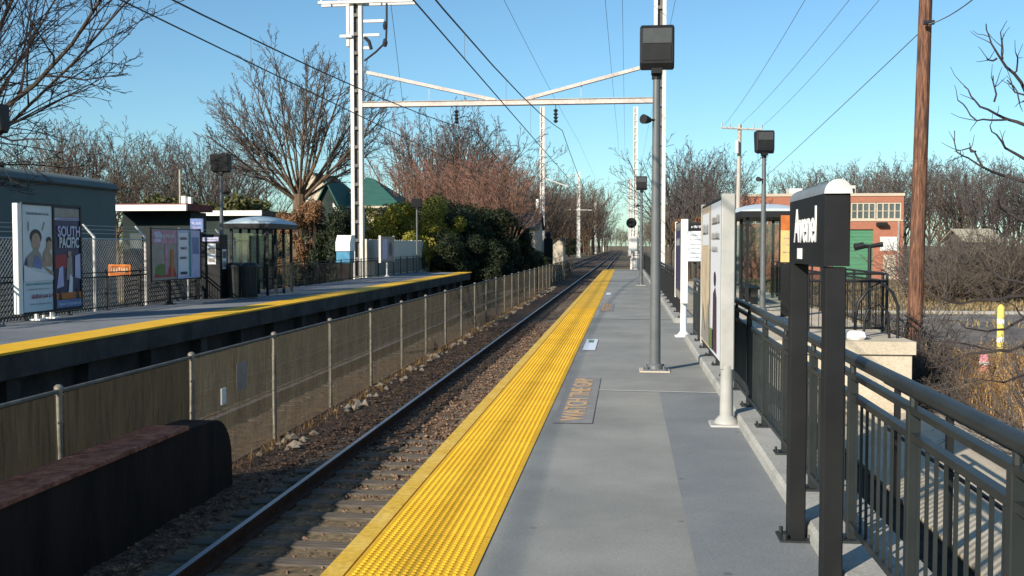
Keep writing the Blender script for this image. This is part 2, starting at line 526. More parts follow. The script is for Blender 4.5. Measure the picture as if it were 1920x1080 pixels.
def tag(o, label, cat, group=None):
    o['label'] = label
    o['category'] = cat
    if group:
        o['group'] = group
    return o


def thing(name, label, cat, loc=(0, 0, 0), group=None):
    o = bpy.data.objects.new(name, None)
    o.empty_display_size = 0.2
    o.location = loc
    COL.objects.link(o)
    return tag(o, label, cat, group)


def struct(o):
    o['kind'] = 'structure'
    return o


def kids(o):
    return [c for c in COL.objects if c.parent == o]


def copy_tree(o, parent=None, _kids=None):
    c = o.copy()
    COL.objects.link(c)
    if parent:
        c.parent = parent
    for k in list(o.children):
        copy_tree(k, c)
    return c


def text_obj(name, body, size, m, parent, mtx, extrude=0.002, align='CENTER', bold=0.0, xs=1.0):
    cu = bpy.data.curves.new(name, 'FONT')
    cu.body = body
    cu.size = size
    cu.extrude = extrude
    cu.offset = bold
    cu.resolution_u = 3
    cu.align_x = align
    cu.align_y = 'CENTER'
    tmp = bpy.data.objects.new('tmp_text', cu)
    COL.objects.link(tmp)
    bpy.context.view_layer.update()
    me = bpy.data.meshes.new_from_object(tmp.evaluated_get(bpy.context.evaluated_depsgraph_get()))
    COL.objects.unlink(tmp)
    bpy.data.objects.remove(tmp)
    me.transform(Matrix.Diagonal((xs, 1, 1, 1)))
    off = origin(parent) if parent else Vector((0, 0, 0))
    me.transform(Matrix.Translation(-off) @ mtx)
    me.materials.clear()
    me.materials.append(m)
    me.name = name
    return link(name, me, parent)


def frame_mtx(o, ux, uy):
    ux, uy = Vector(ux).normalized(), Vector(uy).normalized()
    uz = ux.cross(uy)
    return Matrix(((ux.x, uy.x, uz.x, o[0]), (ux.y, uy.y, uz.y, o[1]), (ux.z, uy.z, uz.z, o[2]), (0, 0, 0, 1)))


# ------------------------------------------------------------------ the setting
def sheet(name, x0, x1, y0, y1, z, m):
    b = MB()
    b.quad((x0, y0, z), (x1, y0, z), (x1, y1, z), (x0, y1, z))
    return struct(b.build(name, m))


sheet('ground', -2500, 2500, -300, 4500, Z_G - 0.02, M['ground'])

# ballast bed, uneven, a little heaped along the middle fence
b = MB()
xs = [-9.2 + 0.2 * i for i in range(38)]
ys = [0.5]
while ys[-1] < 700:
    ys.append(ys[-1] + (0.22 if ys[-1] < 30 else 1.2 if ys[-1] < 120 else 12))
n0 = 0
gr = []
for y in ys:
    row = []
    for x in xs:
        z = Z_G + R.uniform(-0.02, 0.025) + 0.05 * math.exp(-((x + 5.45) / 0.5) ** 2) - (.05 * max(0, min(1, (17 - y) / 5)) if -4.55 < x < -1.85 else 0)
        row.append(len(b.v))
        b.v.append((x + R.uniform(-.05, .05), y + R.uniform(-.05, .05), z))
    gr.append(row)
for i in range(len(ys) - 1):
    for j in range(len(xs) - 1):
        b.f.append((gr[i][j], gr[i][j + 1], gr[i + 1][j + 1], gr[i + 1][j]))
        b.mi.append(0)
struct(b.build('ballast', M['ballast']))

# loose stones on the ballast
b = MB()
oct_v = [(1, 0, 0), (0, 1, 0), (-1, 0, 0), (0, -1, 0), (0, 0, 1), (0, 0, -1)]
oct_f = [(0, 1, 4), (1, 2, 4), (2, 3, 4), (3, 0, 4), (1, 0, 5), (2, 1, 5), (3, 2, 5), (0, 3, 5)]


def stone(b, x, y, z, r, mi=0):
    n = len(b.v)
    a = R.uniform(0, 6.28)
    ca, sa = math.cos(a), math.sin(a)
    sx, sy, sz = r * R.uniform(.7, 1.4), r * R.uniform(.7, 1.2), r * R.uniform(.5, .9)
    tl = R.uniform(-.4, .4)
    for v in oct_v:
        px_, py_, pz_ = v[0] * sx * R.uniform(.7, 1.2), v[1] * sy * R.uniform(.7, 1.2), v[2] * sz
        pz_ += px_ * tl
        b.v.append((x + px_ * ca - py_ * sa, y + px_ * sa + py_ * ca, z + pz_))
    for f in oct_f:
        b.f.append(tuple(n + i for i in f))
        b.mi.append(mi)


for i in range(19000):
    y = 3.5 + 36 * (R.random() ** 1.7)
    x = R.uniform(-5.35, -1.5)
    stone(b, x, y, Z_G + R.uniform(0.0, 0.03) - (.05 * max(0, min(1, (16 - y) / 5)) if -4.55 < x < -1.85 else 0), R.uniform(0.02, 0.042))
o = b.build('ballast_stones', M['stone'])
tag(o, 'loose brown ballast stones strewn between the rails and the fence', 'stones')
o['kind'] = 'stuff'


# railway tracks
def track(cx, label, y_end):
    t = thing('railway_track', label, 'track', (cx, 0, Z_G), 'railway tracks')
    struct(t)
    for s in (-1, 1):
        b = MB()
        x = cx + s * 0.745
        prof = [(-.07, 0), (.07, 0), (.07, .012), (.012, .03), (.012, .12), (.036, .135), (.036, .165), (.03, .176), (-.03, .176), (-.036, .165), (-.036, .135), (-.012, .12), (-.012, .03), (-.07, .012)]
        pts0 = [(x + p[0], 0.5, Z_R - .178 + p[1]) for p in prof]
        pts1 = [(x + p[0], y_end, Z_R - .178 + p[1]) for p in prof]
        n = len(prof)
        for k in range(n):
            a, c = k, (k + 1) % n
            mi = 0 if k in (7,) else 1
            b.quad(pts0[a], pts0[c], pts1[c], pts1[a], mi)
        b.build('rail', [M['rail_top'], M['rail_side']], t)
    sb = MB()
    sb.bbox(cx - 1.27, cx + 1.27, -.11, .11, Z_R - .178 - .16, Z_R - .174, .014)
    me = sb.mesh('sleeper', M['sleeper'], (cx, 0, Z_G))
    y = 1.2
    k = 0
    rest = MB()
    while y < 240:
        if k < 100:
            o = link('sleeper', me, t)
            o.location = (R.uniform(-.03, .03), y, R.uniform(-.008, .008))
            o.rotation_euler.z = R.uniform(-.012, .012)
        else:
            rest.box(cx - 1.27, cx + 1.27, y - .11, y + .11, Z_R - .31, Z_R - .182)
        y += 0.55
        k += 1
    o = rest.build('sleepers', M['sleeper'], t)
    o['kind'] = 'stuff'
    return t


track(-3.2, 'nearer railway track between the grey platform and the middle fence', 620)
track(-7.58, 'farther railway track hidden behind the screened middle fence', 620)

# ---- near platform
PE = -1.485                       # platform edge x
YL = 68.5                         # platform end
b = MB()
b.box(PE + .75, 1.42, -1.5, YL, -.24, 0)
o = struct(b.build('platform', M['deck']))
b = MB()
b.box(PE + .25, 1.36, -1.5, YL - .1, Z_G - .1, -.24)
struct(b.build('platform_wall', M['conc_face']))
b = MB()
b.quad((.34, -1.5, .004), (1.0, -1.5, .004), (1.0, 11.2, .004), (.37, 11.2, .004))
struct(b.build('dark_deck_coating', M['deck_dark']))
b = MB()
for y, m in ((11.28, 0), (22.3, 1), (34, 1), (46, 1), (57, 1)):
    wv = .022 if m == 0 else .03
    b.quad((-.36 if m == 0 else -.73, y - wv + .03, .006), (1.0, y - wv - .05, .006), (1.0, y + wv - .05, .006), (-.36 if m == 0 else -.73, y + wv + .03, .006), m)
struct(b.build('deck_joints', [M['joint'], M['joint_dark']]))

# tactile yellow edge
b = MB()
b.box(PE + .125, PE + .75, -1.5, YL, -.23, .006)
b.box(PE, PE + .11, -1.5, YL, -.23, .002, 1)
b.box(PE + .11, PE + .125, -1.5, YL, -.23, -.008, 2)
DS = .04
ny = int((26 - 3.2) / DS)
for j in range(ny):
    y = 3.2 + j * DS
    for i in range(14):
        x = PE + .165 + i * .0412
        n = 6
        r0, r1 = .0145, .0085
        s0 = len(b.v)
        for k in range(n):
            a = 2 * math.pi * k / n
            b.v.append((x + r0 * math.cos(a), y + r0 * math.sin(a), .006))
        for k in range(n):
            a = 2 * math.pi * k / n
            b.v.append((x + r1 * math.cos(a), y + r1 * math.sin(a), .012))
        for k in range(n):
            b.f.append((s0 + k, s0 + (k + 1) % n, s0 + n + (k + 1) % n, s0 + n + k))
            b.mi.append(0)
        b.f.append(tuple(s0 + n + k for k in range(n)))
        b.mi.append(0)
struct(b.build('tactile_strip', [M['yellow'], M['yellow_edge'], M['joint_dark']]))

# painted warning words along the strip
for k, (y0, y1, x0, x1) in enumerate(((9.15, 12.35, -.66, -.30), (25.0, 28.2, -.66, -.32))):
    b = MB()
    b.quad((x0, y0, .007), (x1, y0, .007), (x1, y1, .007), (x0, y1, .007))
    p = struct(b.build('painted_warning', M['decal_bg']))
    text_obj('warning_words', 'WATCH THE GAP', .30, M['decal_or'], p, frame_mtx(((x0 + x1) / 2, (y0 + y1) / 2, .010), (0, 1, 0), (-1, 0, 0)), .001, bold=.006, xs=1.22)
b = MB()
b.quad((-.665, 15.6, .008), (-.47, 15.6, .008), (-.47, 17.4, .008), (-.665, 17.4, .008))
b.quad((-.66, 33.2, .008), (-.5, 33.2, .008), (-.5, 34.6, .008), (-.66, 34.6, .008))
b.quad((-.62, 16.8, .010), (-.53, 16.8, .010), (-.53, 17.25, .010), (-.62, 17.25, .010), 1)
struct(b.build('painted_patch', [M['p_white'], M['p_green']]))

# curb under the railing
b = MB()
b.prism([(1.0, 0.0), (1.0, .075), (1.02, .10), (1.42, .10), (1.42, 0.0)], 'y', -1.4, 17.5)
b.prism([(1.0, 0.0), (1.0, .075), (1.02, .10), (1.42, .10), (1.42, 0.0)], 'y', 21.4, YL)
struct(b.build('curb', M['curb']))

# widened deck with the shelter
b = MB()
b.box(1.42, 4.85, 17.62, 46, -.22, -.002)
b.box(1.44, 4.80, 17.68, 46, Z_G - .1, -.22, 1)
struct(b.build('platform_widening', [M['tan_conc'], M['tan_conc']]))
# lower pavement beside the platform
b = MB()
b.box(3.05, 5.9, -2, 17.6, Z_G - .1, -1.2)
struct(b.build('pavement', M['tan_conc']))
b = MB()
b.box(1.43, 3.049, -2, 17.6, Z_G - .1, -1.25)  # dark strip painted where the platform shades the pavement
struct(b.build('shade_strip', M['shade_ground']))
# parking lot and road beyond
b = MB()
b.quad((9.5, 26, Z_G + .01), (60, 26, Z_G + .01), (60, 47, Z_G + .01), (9.5, 47, Z_G + .01))
struct(b.build('parking_lot', M['asphalt']))
b = MB()
b.box(9.4, 60, 47.0, 47.3, Z_G - .02, Z_G + .14)
struct(b.build('lot_kerb', M['curb']))
# ---- far platform
b = MB()
FE = ax(885, -9.28, 502)
b.box(-12.95, -10.1, 4, FE - .5, -.22, 0)
struct(b.build('far_platform', M['deck_far']))
b = MB()
b.box(-10.1, -9.28, 4, FE, -.035, .004)
struct(b.build('far_tactile_strip', M['yellow_far']))
b = MB()
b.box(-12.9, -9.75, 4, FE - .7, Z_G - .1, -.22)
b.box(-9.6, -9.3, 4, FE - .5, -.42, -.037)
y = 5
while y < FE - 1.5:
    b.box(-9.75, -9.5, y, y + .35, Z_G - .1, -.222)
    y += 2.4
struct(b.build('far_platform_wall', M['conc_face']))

# ------------------------------------------------------------------ middle fence
FX = -5.45
fence = thing('screen_fence', 'grey brown privacy screen fence with steel posts between the two tracks', 'fence', (FX, 9.2, Z_G))
pb = MB()
pb.tube([(0, 0, -.05), (0, 0, 1.68)], .034, 10)
pb.tube([(0, 0, 1.68), (0, 0, 1.705), (0, 0, 1.725)], [.045, .043, .02], 10)
for z in (.12, .5, .95, 1.35, 1.62):
    pb.cyl((0, 0, z), (0, 0, z + .02), .044, n=10)
pme = pb.mesh('post', M['post_metal'], smooth=True)
sm = None
for k in range(-2, 33):
    y = 9.2 + k * 3.015
    o = link('post', pme, fence)
    o.location = (0, y - 9.2, 0)
    if k == 32:
        break
    b = MB()
    nx, nz = 26, 8
    y0_, y1_ = y + .05, y + 2.965
    ph = R.uniform(0, 6.28)
    base = len(b.v)
    for i in range(nx + 1):
        for j in range(nz + 1):
            yy = y0_ + (y1_ - y0_) * i / nx
            zz = .02 + 1.645 * j / nz
            xo = .012 * math.sin(i * .9 + ph) * math.sin(math.pi * j / nz) + R.uniform(-.003, .003)
            zz += (R.uniform(-.03, .02) if j == 0 else 0) 
            b.v.append((xo, yy, zz))
    for i in range(nx):
        for j in range(nz):
            p = base + i * (nz + 1) + j
            b.f.append((p, p + nz + 1, p + nz + 2, p + 1))
            b.mi.append(0)
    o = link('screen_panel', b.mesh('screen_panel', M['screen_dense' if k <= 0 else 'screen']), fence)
    o.location = (0, -9.2, 0)
b = MB()
b.tube([(FX, 3.1, Z_G + 1.66), (FX, 105.7, Z_G + 1.66)], .021, 8)
b.tube([(FX + .02, 3.1, Z_G + .05), (FX + .02, 105.7, Z_G + .05)], .006, 5)
b.tube([(FX + .02, 3.1, Z_G + .82), (FX + .02, 105.7, Z_G + .82)], .005, 5)
b.build('top_rail', M['rail_dull'], fence)
b = MB()
b.box(FX + .03, FX + .034, 13.62, 14.0, Z_G + 1.02, Z_G + 1.42)
b.build('sign_plate', M['p_grey'], fence)
b = MB()
b.box(FX + .03, FX + .05, 13.05, 13.2, Z_G + .92, Z_G + 1.14)
b.build('tag_plate', M['white'], fence)

# pale stones at the foot of the fence posts
for k in range(1, 22):
    y = 9.2 + k * 3.015
    if y < 13.5:
        continue
    b = MB()
    for j in range(R.choice((9, 12, 15))):
        stone(b, FX + .30 + R.uniform(-.18, .24), y + R.gauss(0, .7), Z_G + .05, R.uniform(.04, .10))
    for j in range(R.choice((2, 3))):
        stone(b, FX + .22 + R.uniform(-.08, .12), y + R.gauss(0, .15), Z_G + .06, R.uniform(.08, .14))
    o = b.build('footing_stones', M['pale_stone'])
    tag(o, 'heap of pale broken stones at the foot of a fence post', 'stones', 'pale stones along the fence foot')
    o['kind'] = 'stuff'

# rusty low wall in front of the fence
wl = thing('retaining_wall', 'low rust brown wall with rounded end beside the middle fence', 'wall', (-5.2, 8, Z_G))
b = MB()
prof = []
for k in range(9):
    a = rad(90 * k / 8)
    prof.append((11.75 + .55 * math.sin(a), Z_G + .42 + .55 * math.cos(a)))
prof = [(2.0, Z_G + .97), (11.0, Z_G + .97)] + [(p[0], p[1] - .03) for p in prof] + [(12.32, Z_G - .05), (2.0, Z_G - .05)]
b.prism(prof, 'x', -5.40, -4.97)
b.build('wall_face', M['rust_shaded'], wl)
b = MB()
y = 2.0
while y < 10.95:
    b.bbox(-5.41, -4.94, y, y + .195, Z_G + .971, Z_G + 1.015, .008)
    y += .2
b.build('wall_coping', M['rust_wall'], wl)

# ------------------------------------------------------------------ platform lamps
def lamp_post(label, loc, with_pad=True, rz=0.0, speaker=True, hs=1.0):
    t = thing('platform_lamp', label, 'lamp post', (0, 0, 0), 'box head lamps along the platforms')
    b = MB()
    b.tube([(0, 0, .02), (0, 0, .9), (0, 0, 3.80)], [.073, .068, .048], 14)
    b.build('pole', M['lamp_pole'], t, True)
    b = MB()
    b.bbox(-.15, .15, -.15, .15, .012, .03, .01)
    for sx in (-1, 1):
        for sy in (-1, 1):
            b.cyl((sx * .11, sy * .11, .03), (sx * .11, sy * .11, .075), .014, n=6)
    b.tube([(0, 0, .03), (0, 0, .07), (0, 0, .10)], [.105, .10, .075], 14)
    b.build('base_plate', M['lamp_pole'], t)
    if with_pad:
        b = MB()
        b.bbox(-.20, .19, -.20, .20, .001, .013, .006)
        b.build('grout_pad', M['tan_conc'], t)
    # head: tall shallow box, upper lens plate facing the platform, undercut lower part
    h = MB()
    w_ = .215 * hs
    prof = [(-.13, 4.40), (.17, 4.40), (.19, 4.36), (.10, 3.88), (-.10, 3.84), (-.16, 3.92), (-.16, 4.36)]
    rings = []
    for x, k in ((-w_, .92), (-w_ + .02, 1.0), (w_ - .02, 1.0), (w_, .92)):
        rings.append([(x, p[0] * k, 4.12 + (p[1] - 4.12) * k) for p in prof])
    h.loft(rings)
    hd = h.build('lamp_head', M['lamp_head'], t)
    b = MB()
    b.box(-w_ + .035, w_ - .035, -.168, -.158, 4.17, 4.355)
    b.box(-w_ + .04, w_ - .04, -.168, -.158, 3.955, 4.14, 1)
    b.build('lens', [M['lamp_lens'], M['lamp_head']], hd)
    b = MB()
    b.tube([(0, 0, 3.74), (0, 0, 3.80), (0, 0, 3.86)], [.062, .062, .05], 12)
    b.box(-.07, .07, -.12, .06, 3.80, 3.93)
    b.build('yoke', M['lamp_head'], t)
    if speaker:
        b = MB()
        b.cyl((0, -.03, 3.22), (-.10, -.05, 3.22), .016, n=8)
        b.tube([(-.08, -.02, 3.22), (-.12, -.06, 3.22), (-.17, -.12, 3.225)], [.03, .05, .062], 12)
        b.build('speaker', M['kiosk_blue'] if False else M['lamp_head'], t, True)
    t.location = loc
    t.rotation_euler.z = rz
    return t


lamp_post('grey lamp post with dark box head nearest the camera on the grey platform', (.377, 13.18, 0))
lamp_post('small distant lamp post near the end of the grey platform', (.605, 41.4, 0))
lamp_post('lamp post in front of the white canopied shelter on the right', (at(1431, 450, 25.3).x, 25.3, 0), rz=.1)
lamp_post('lamp post behind the dark litter bins on the far platform', (-12.3, ax(416, -12.3), 0), with_pad=False, rz=math.pi, hs=1.3)
lamp_post('lamp post before the yellow green bush on the far platform', (-12.3, ax(782, -12.3), 0), with_pad=False, rz=math.pi, hs=1.3)
lamp_post('lamp post at the left picture edge with only its head in view', (-12.5, ax(-12, -12.5), 0), with_pad=False, rz=math.pi, hs=1.4)
# second flood head on the lamp by the bins is part of the same row

# ------------------------------------------------------------------ station name sign
sg = thing('station_sign', 'charcoal station name sign on two square posts reading Avenel', 'sign', (1.0, 5.3, 0))
X0, X1 = .90, 1.01
for y, x0 in ((5.68, .885), (4.80, .90)):
    b = MB()
    b.bbox(x0 + .006, x0 + .098, y - .048, y + .048, .012, 1.52, .006)
    p = b.build('post', M['charcoal'], sg)
    b = MB()
    b.bbox(x0 - .045, x0 + .15, y - .10, y + .10, .001, .014, .006)
    for sx in (0, 1):
        for sy in (-1, 1):
            b.cyl((x0 - .015 + sx * .135, y + sy * .075, .014), (x0 - .015 + sx * .135, y + sy * .075, .045), .012, n=6)
    b.build('base_plate', M['railing'], p)
b = MB()
b.bbox(X0 - .004, X1 - .001, 4.742, 5.742, 1.525, 1.855, .004)
pn = b.build('sign_panel', M['charcoal'], sg)
b = MB()
prof = []
for k in range(11):
    a = math.pi * k / 10
    prof.append((.953 + .0585 * math.cos(a), 1.856 + .062 * math.sin(a)))
b.prism(prof, 'y', 4.738, 5.746)
b.build('rounded_cap', M['rail_cap'], sg, True)
b = MB()
prof = []
for k in range(13):
    a = math.pi * k / 12
    prof.append((.953 + .062 * math.cos(a), 1.855 + .066 * math.sin(a)))
b.prism(prof, 'y', 4.728, 4.7375)
b.build('cap_end', M['white'], sg)
text_obj('station_name', 'Avenel', .245, M['letter'], pn, frame_mtx((X0 - .006, 5.25, 1.712), (0, -1, 0), (0, 0, 1)), .002, bold=.003, xs=.93)
b = MB()
b.box(X0 - .008, X0 - .004, 5.33, 5.46, 1.55, 1.605)
b.build('small_plate', M['letter'], pn)

# ------------------------------------------------------------------ advertisement panels
def poly_on(b, o, u, v, pts, mi, lift):
    n = u.cross(v)
    b.poly([o + u * p[0] + v * p[1] + n * lift for p in pts], mi)


def ell(cx, cy, rx, ry, n=14):
    return [(cx + rx * math.cos(2 * math.pi * k / n), cy + ry * math.sin(2 * math.pi * k / n)) for k in range(n)]


def glyphs(b, o, u, v, x0, x1, y0, y1, mi, lift, rnd):
    """a line of lettering too small to read: uneven strokes"""
    x = x0
    while x < x1:
        wd = (y1 - y0) * rnd.uniform(.18, .34)
        if rnd.random() < .15:
            x += wd
        hh = (y1 - y0) * rnd.uniform(.7, 1.0)
        poly_on(b, o, u, v, [(x, y0), (min(x + wd, x1), y0), (min(x + wd, x1), y0 + hh), (x, y0 + hh)], mi, lift)
        if rnd.random() < .6:
            poly_on(b, o, u, v, [(x, y0), (min(x + wd * 2.2, x1), y0), (min(x + wd * 2.2, x1), y0 + hh * .22), (x, y0 + hh * .22)], mi, lift)
        x += wd * 2.0


def poster(name, parent, o, u, v, wd, ht, bg_m, layers, mats, label=None):
    """flat printed sheet: background + printed shapes, 3 mm apart"""
    o, u, v = Vector(o), Vector(u), Vector(v)
    b = MB()
    n = u.cross(v)
    poly_on(b, o, u, v, [(0, 0), (wd, 0), (wd, ht), (0, ht)], 0, .004)
    lift = .007
    rnd = random.Random(len(layers) * 7 + int(ht * 100))
    for ly in layers:
        if ly[0] == 'g':
            glyphs(b, o, u, v, ly[2] * wd, ly[3] * wd, ly[4] * ht, ly[5] * ht, ly[1], lift, rnd)
        else:
            poly_on(b, o, u, v, [(p[0] * wd, p[1] * ht) for p in ly[1]], ly[0], lift)
        lift += .0015
    ob = b.build(name, [bg_m] + mats, parent)
    if label:
        ob['label'] = label
    return ob


def rect(x0, x1, y0, y1):
    return [(x0, y0), (x1, y0), (x1, y1), (x0, y1)]


# big two-poster case on the far platform
ad = thing('advertising_panel', 'tall double poster case with a bright white end post, nearest on the far platform', 'poster case', (-12.6, 22, 0), 'poster cases on the platforms')
xa, za, zb = -12.6, .20, 2.48
ya, yb = ax(34, xa), ax(152, xa)
b = MB()
b.box(xa - .09, xa, ya + .12, yb - .02, za, zb)
b.build('case', M['black'], ad)
b = MB()
b.bbox(xa - .095, xa + .025, ya - .04, ya + .118, za - .02, zb + .02, .01)
b.build('end_post', M['white'], ad)
b = MB()
b.box(xa - .02, xa + .03, (ya + yb) / 2 + .03, (ya + yb) / 2 + .10, za, zb)
b.box(xa - .02, xa + .03, yb - .07, yb - .015, za, zb)
b.box(xa - .02, xa + .028, ya + .12, yb - .02, zb, zb + .05)
b.box(xa - .02, xa + .028, ya + .12, yb - .02, za - .05, za - .001)
b.build('frame', M['black'], ad)
for y in (ya + .75, ya + 1.35):
    b = MB()
    b.tube([(xa - .08, y, .01), (xa - .08, y, za)], .05, 10)
    b.bbox(xa - .18, xa + .06, y - .11, y + .11, .001, .03, .01)
    b.build('leg', M['white'], ad)
wd = (yb - ya) / 2 - .12
PM = [M['p_navy'], M['p_skin'], M['p_hair'], M['p_white'], M['p_teal'], M['p_red'], M['p_sky'], M['p_grey'], M['p_lilac'], M['p_orange'], M['p_blue']]
# 1 navy 2 skin 3 hair 4 white 5 teal 6 red 7 sky 8 grey 9 lilac 10 orange 11 blue
poster('poster', ad, (xa + .002, ya + .16, za), (0, 1, 0), (0, 0, 1), wd, zb - za, M['p_sky'], [
    ('g', 1, .12, .88, .91, .935), (8, ell(.18, .80, .03, .05)), (8, [(.66, .76), (.74, .84), (.70, .85), (.62, .77)]),
    (3, ell(.42, .70, .20, .075)), (2, ell(.42, .655, .15, .085)), (8, [(.05, .42), (.12, .52), (.42, .60), (.58, .54), (.66, .42)]),
    (2, [(.60, .42), (.66, .55), (.80, .62), (.95, .52), (.98, .42)]), (3, ell(.86, .67, .09, .035)), (2, ell(.86, .62, .09, .05)),
    (11, [(.30, .42), (.38, .53), (.56, .50), (.60, .40)]), (1, [(.02, .44), (.10, .52), (.12, .44)]),
    (4, [(.0, .44), (.35, .38), (.98, .33), (.98, .29), (0, .29)]), (2, [(.62, .43), (.98, .37), (.98, .33)]),
    ('g', 5, .06, .95, .25, .272), ('g', 8, .1, .85, .205, .218), ('g', 6, .24, .95, .125, .165), ('g', 8, .18, .9, .065, .078)], PM,
    'pale blue poster with two people and a teal line of words')
poster('poster', ad, (xa + .002, (ya + yb) / 2 + .11, za), (0, 1, 0), (0, 0, 1), wd + .04, zb - za, M['p_navy'], [
    (8, rect(.02, .98, .90, .985)), (9, rect(.02, .98, .87, .895)), ('g', 1, .1, .9, .875, .89),
    (6, rect(.02, .42, .40, .53)), (9, [(.05, .20), (.15, .40), (.28, .42), (.30, .22)]), (8, [(.40, .28), (.44, .50), (.60, .52), (.62, .28)]),
    (2, ell(.52, .54, .07, .03)), (9, [(.70, .30), (.72, .52), (.92, .54), (.95, .28)]), (4, [(.45, .14), (.52, .34), (.62, .30), (.60, .14)]),
    (10, rect(.02, .98, .09, .155)), (3, [(.1, .09), (.16, .2), (.22, .09)]), (3, [(.72, .09), (.78, .22), (.86, .09)]), (11, rect(.02, .98, .01, .085)),
    ('g', 7, .1, .9, .03, .06)], PM, 'dark poster reading SOUTH PACIFIC')
for txt, zz in (('SOUTH', 1.92), ('PACIFIC', 1.67)):
    text_obj('poster_words', txt, .33, M['p_lilac'] if txt == 'SOUTH' else M['p_sky'], ad, frame_mtx((xa + .030, (ya + yb) / 2 + .11 + wd / 2 + .02, zz), (0, 1, 0), (0, 0, 1)), .001, bold=.008, xs=.86 if txt == 'SOUTH' else .70)


def small_case(label, x, y0, y1, z0, z1, posters, end='white', legs=True, side=1, depth=.09, leg_y=None, parent_rz=0):
    """two-poster case parallel to the track; side=+1 prints face +x, -1 face -x"""
    t = thing('advertising_panel', label, 'poster case', (x, y0, 0), 'poster cases on the platforms')
    b = MB()
    b.box(x - depth / 2, x + depth / 2, y0 + .09, y1 - .06, z0, z1)
    b.build('case', M['black'], t)
    for y, wv in ((y0, .09), (y1 - .06, .06)):
        b = MB()
        b.bbox(x - depth / 2 - .012, x + depth / 2 + .012, y, y + wv - .002, z0 - .02, z1 + .02, .008)
        b.build('end_post', M[end], t)
    b = MB()
    for y in ([y0 + .045] if leg_y is None else leg_y):
        b.tube([(x, y, .02), (x, y, z0 + .01)], [.062, .055], 12)
        b.tube([(x, y, .02), (x, y, .05), (x, y, .09)], [.11, .10, .062], 12)
        b.bbox(x - .15, x + .15, y - .15, y + .15, .001, .02, .01)
    b.build('leg', M[end], t, True)
    n = len(posters)
    span = (y1 - y0 - .15) / n
    for i, (bgm, layers, mats, lab) in enumerate(posters):
        ya_ = y0 + .09 + i * span + .02
        if side > 0:
            poster('poster', t, (x + depth / 2, ya_, z0 + .03), (0, 1, 0), (0, 0, 1), span - .04, z1 - z0 - .06, bgm, layers, mats, lab)
        else:
            poster('poster', t, (x - depth / 2, ya_ + span - .04, z0 + .03), (0, -1, 0), (0, 0, 1), span - .04, z1 - z0 - .06, bgm, layers, mats, lab)
    return t


PM2 = [M['p_pink'], M['p_lilac'], M['p_grey'], M['p_green'], M['p_orange'], M['p_white'], M['p_navy'], M['p_teal'], M['p_blue'], M['p_red'], M['p_purple'], M['p_tan']]
# 1 pink 2 lilac 3 grey 4 green 5 orange 6 white 7 navy 8 teal 9 blue 10 red 11 purple 12 tan
small_case('poster case with a pink red poster and a lilac one, mid far platform', -12.45, ax(278, -12.45), ax(374, -12.45), .66, 2.08, [
    (M['p_grey'], [(1, rect(.02, .98, .72, .98)), (2, rect(.1, .35, .75, .95)), (10, [(.05, .05), (.3, .3), (.5, .1), (.8, .35), (.98, .05)]), (4, ell(.35, .2, .25, .12)), (1, rect(.5, .62, .1, .7)), (5, rect(.72, .84, .05, .6)), ('g', 6, .1, .9, .82, .92)], PM2, 'pink and red poster'),
    (M['p_lilac'], [(6, rect(.05, .45, .06, .94)), (8, rect(.5, .58, .02, .98)), (2, rect(.6, .98, .1, .9)), ('g', 7, .1, .4, .8, .86), ('g', 7, .1, .4, .6, .66), ('g', 7, .1, .4, .4, .46), (7, rect(.1, .4, .08, .14)), (9, rect(.64, .94, .5, .85))], PM2, 'lilac and white poster')],
    end='charcoal', leg_y=[ax(316, -12.45)])
small_case('grey poster case on one white leg, last before the far platform end', -12.45, ax(712, -12.45), ax(738, -12.45), .75, 2.1, [
    (M['p_grey'], [(2, rect(.1, .45, .1, .9)), (3, rect(.5, .95, .1, .9)), (7, ell(.7, .5, .15, .3))], PM2, None)], end='galv', leg_y=[ax(725, -12.45)])

small_case('poster case on a white tubular leg, nearest the camera on the grey platform', .905, 9.2, 11.75, .53, 2.06, [
    (M['p_white'], [(11, [(.25, .02), (.30, .4), (.5, .45), (.62, .38), (.66, .02)]), (11, ell(.46, .50, .1, .05)), ('g', 3, .15, .85, .86, .92), ('g', 3, .15, .85, .76, .81), ('g', 3, .15, .7, .68, .72), (4, rect(.05, .3, .02, .16))], PM2, 'white poster with a dark figure'),
    (M['p_tan'], [(6, rect(.1, .9, .72, .95)), (12, rect(.02, .98, .3, .7)), (3, [(.02, .02), (.2, .3), (.5, .1), (.9, .35), (.98, .02)]), ('g', 3, .15, .8, .8, .88)], PM2, 'tan brown poster')],
    end='panel_grey', side=-1, depth=.095)
small_case('slim poster case with a white edge, beyond the nearest lamp post', 1.02, 18.05, 20.3, .62, 2.06, [
    (M['p_grey'], [(7, rect(.1, .9, .1, .9)), ('g', 6, .2, .8, .7, .8)], PM2, None)], end='white', side=-1, leg_y=[18.2], depth=.10)

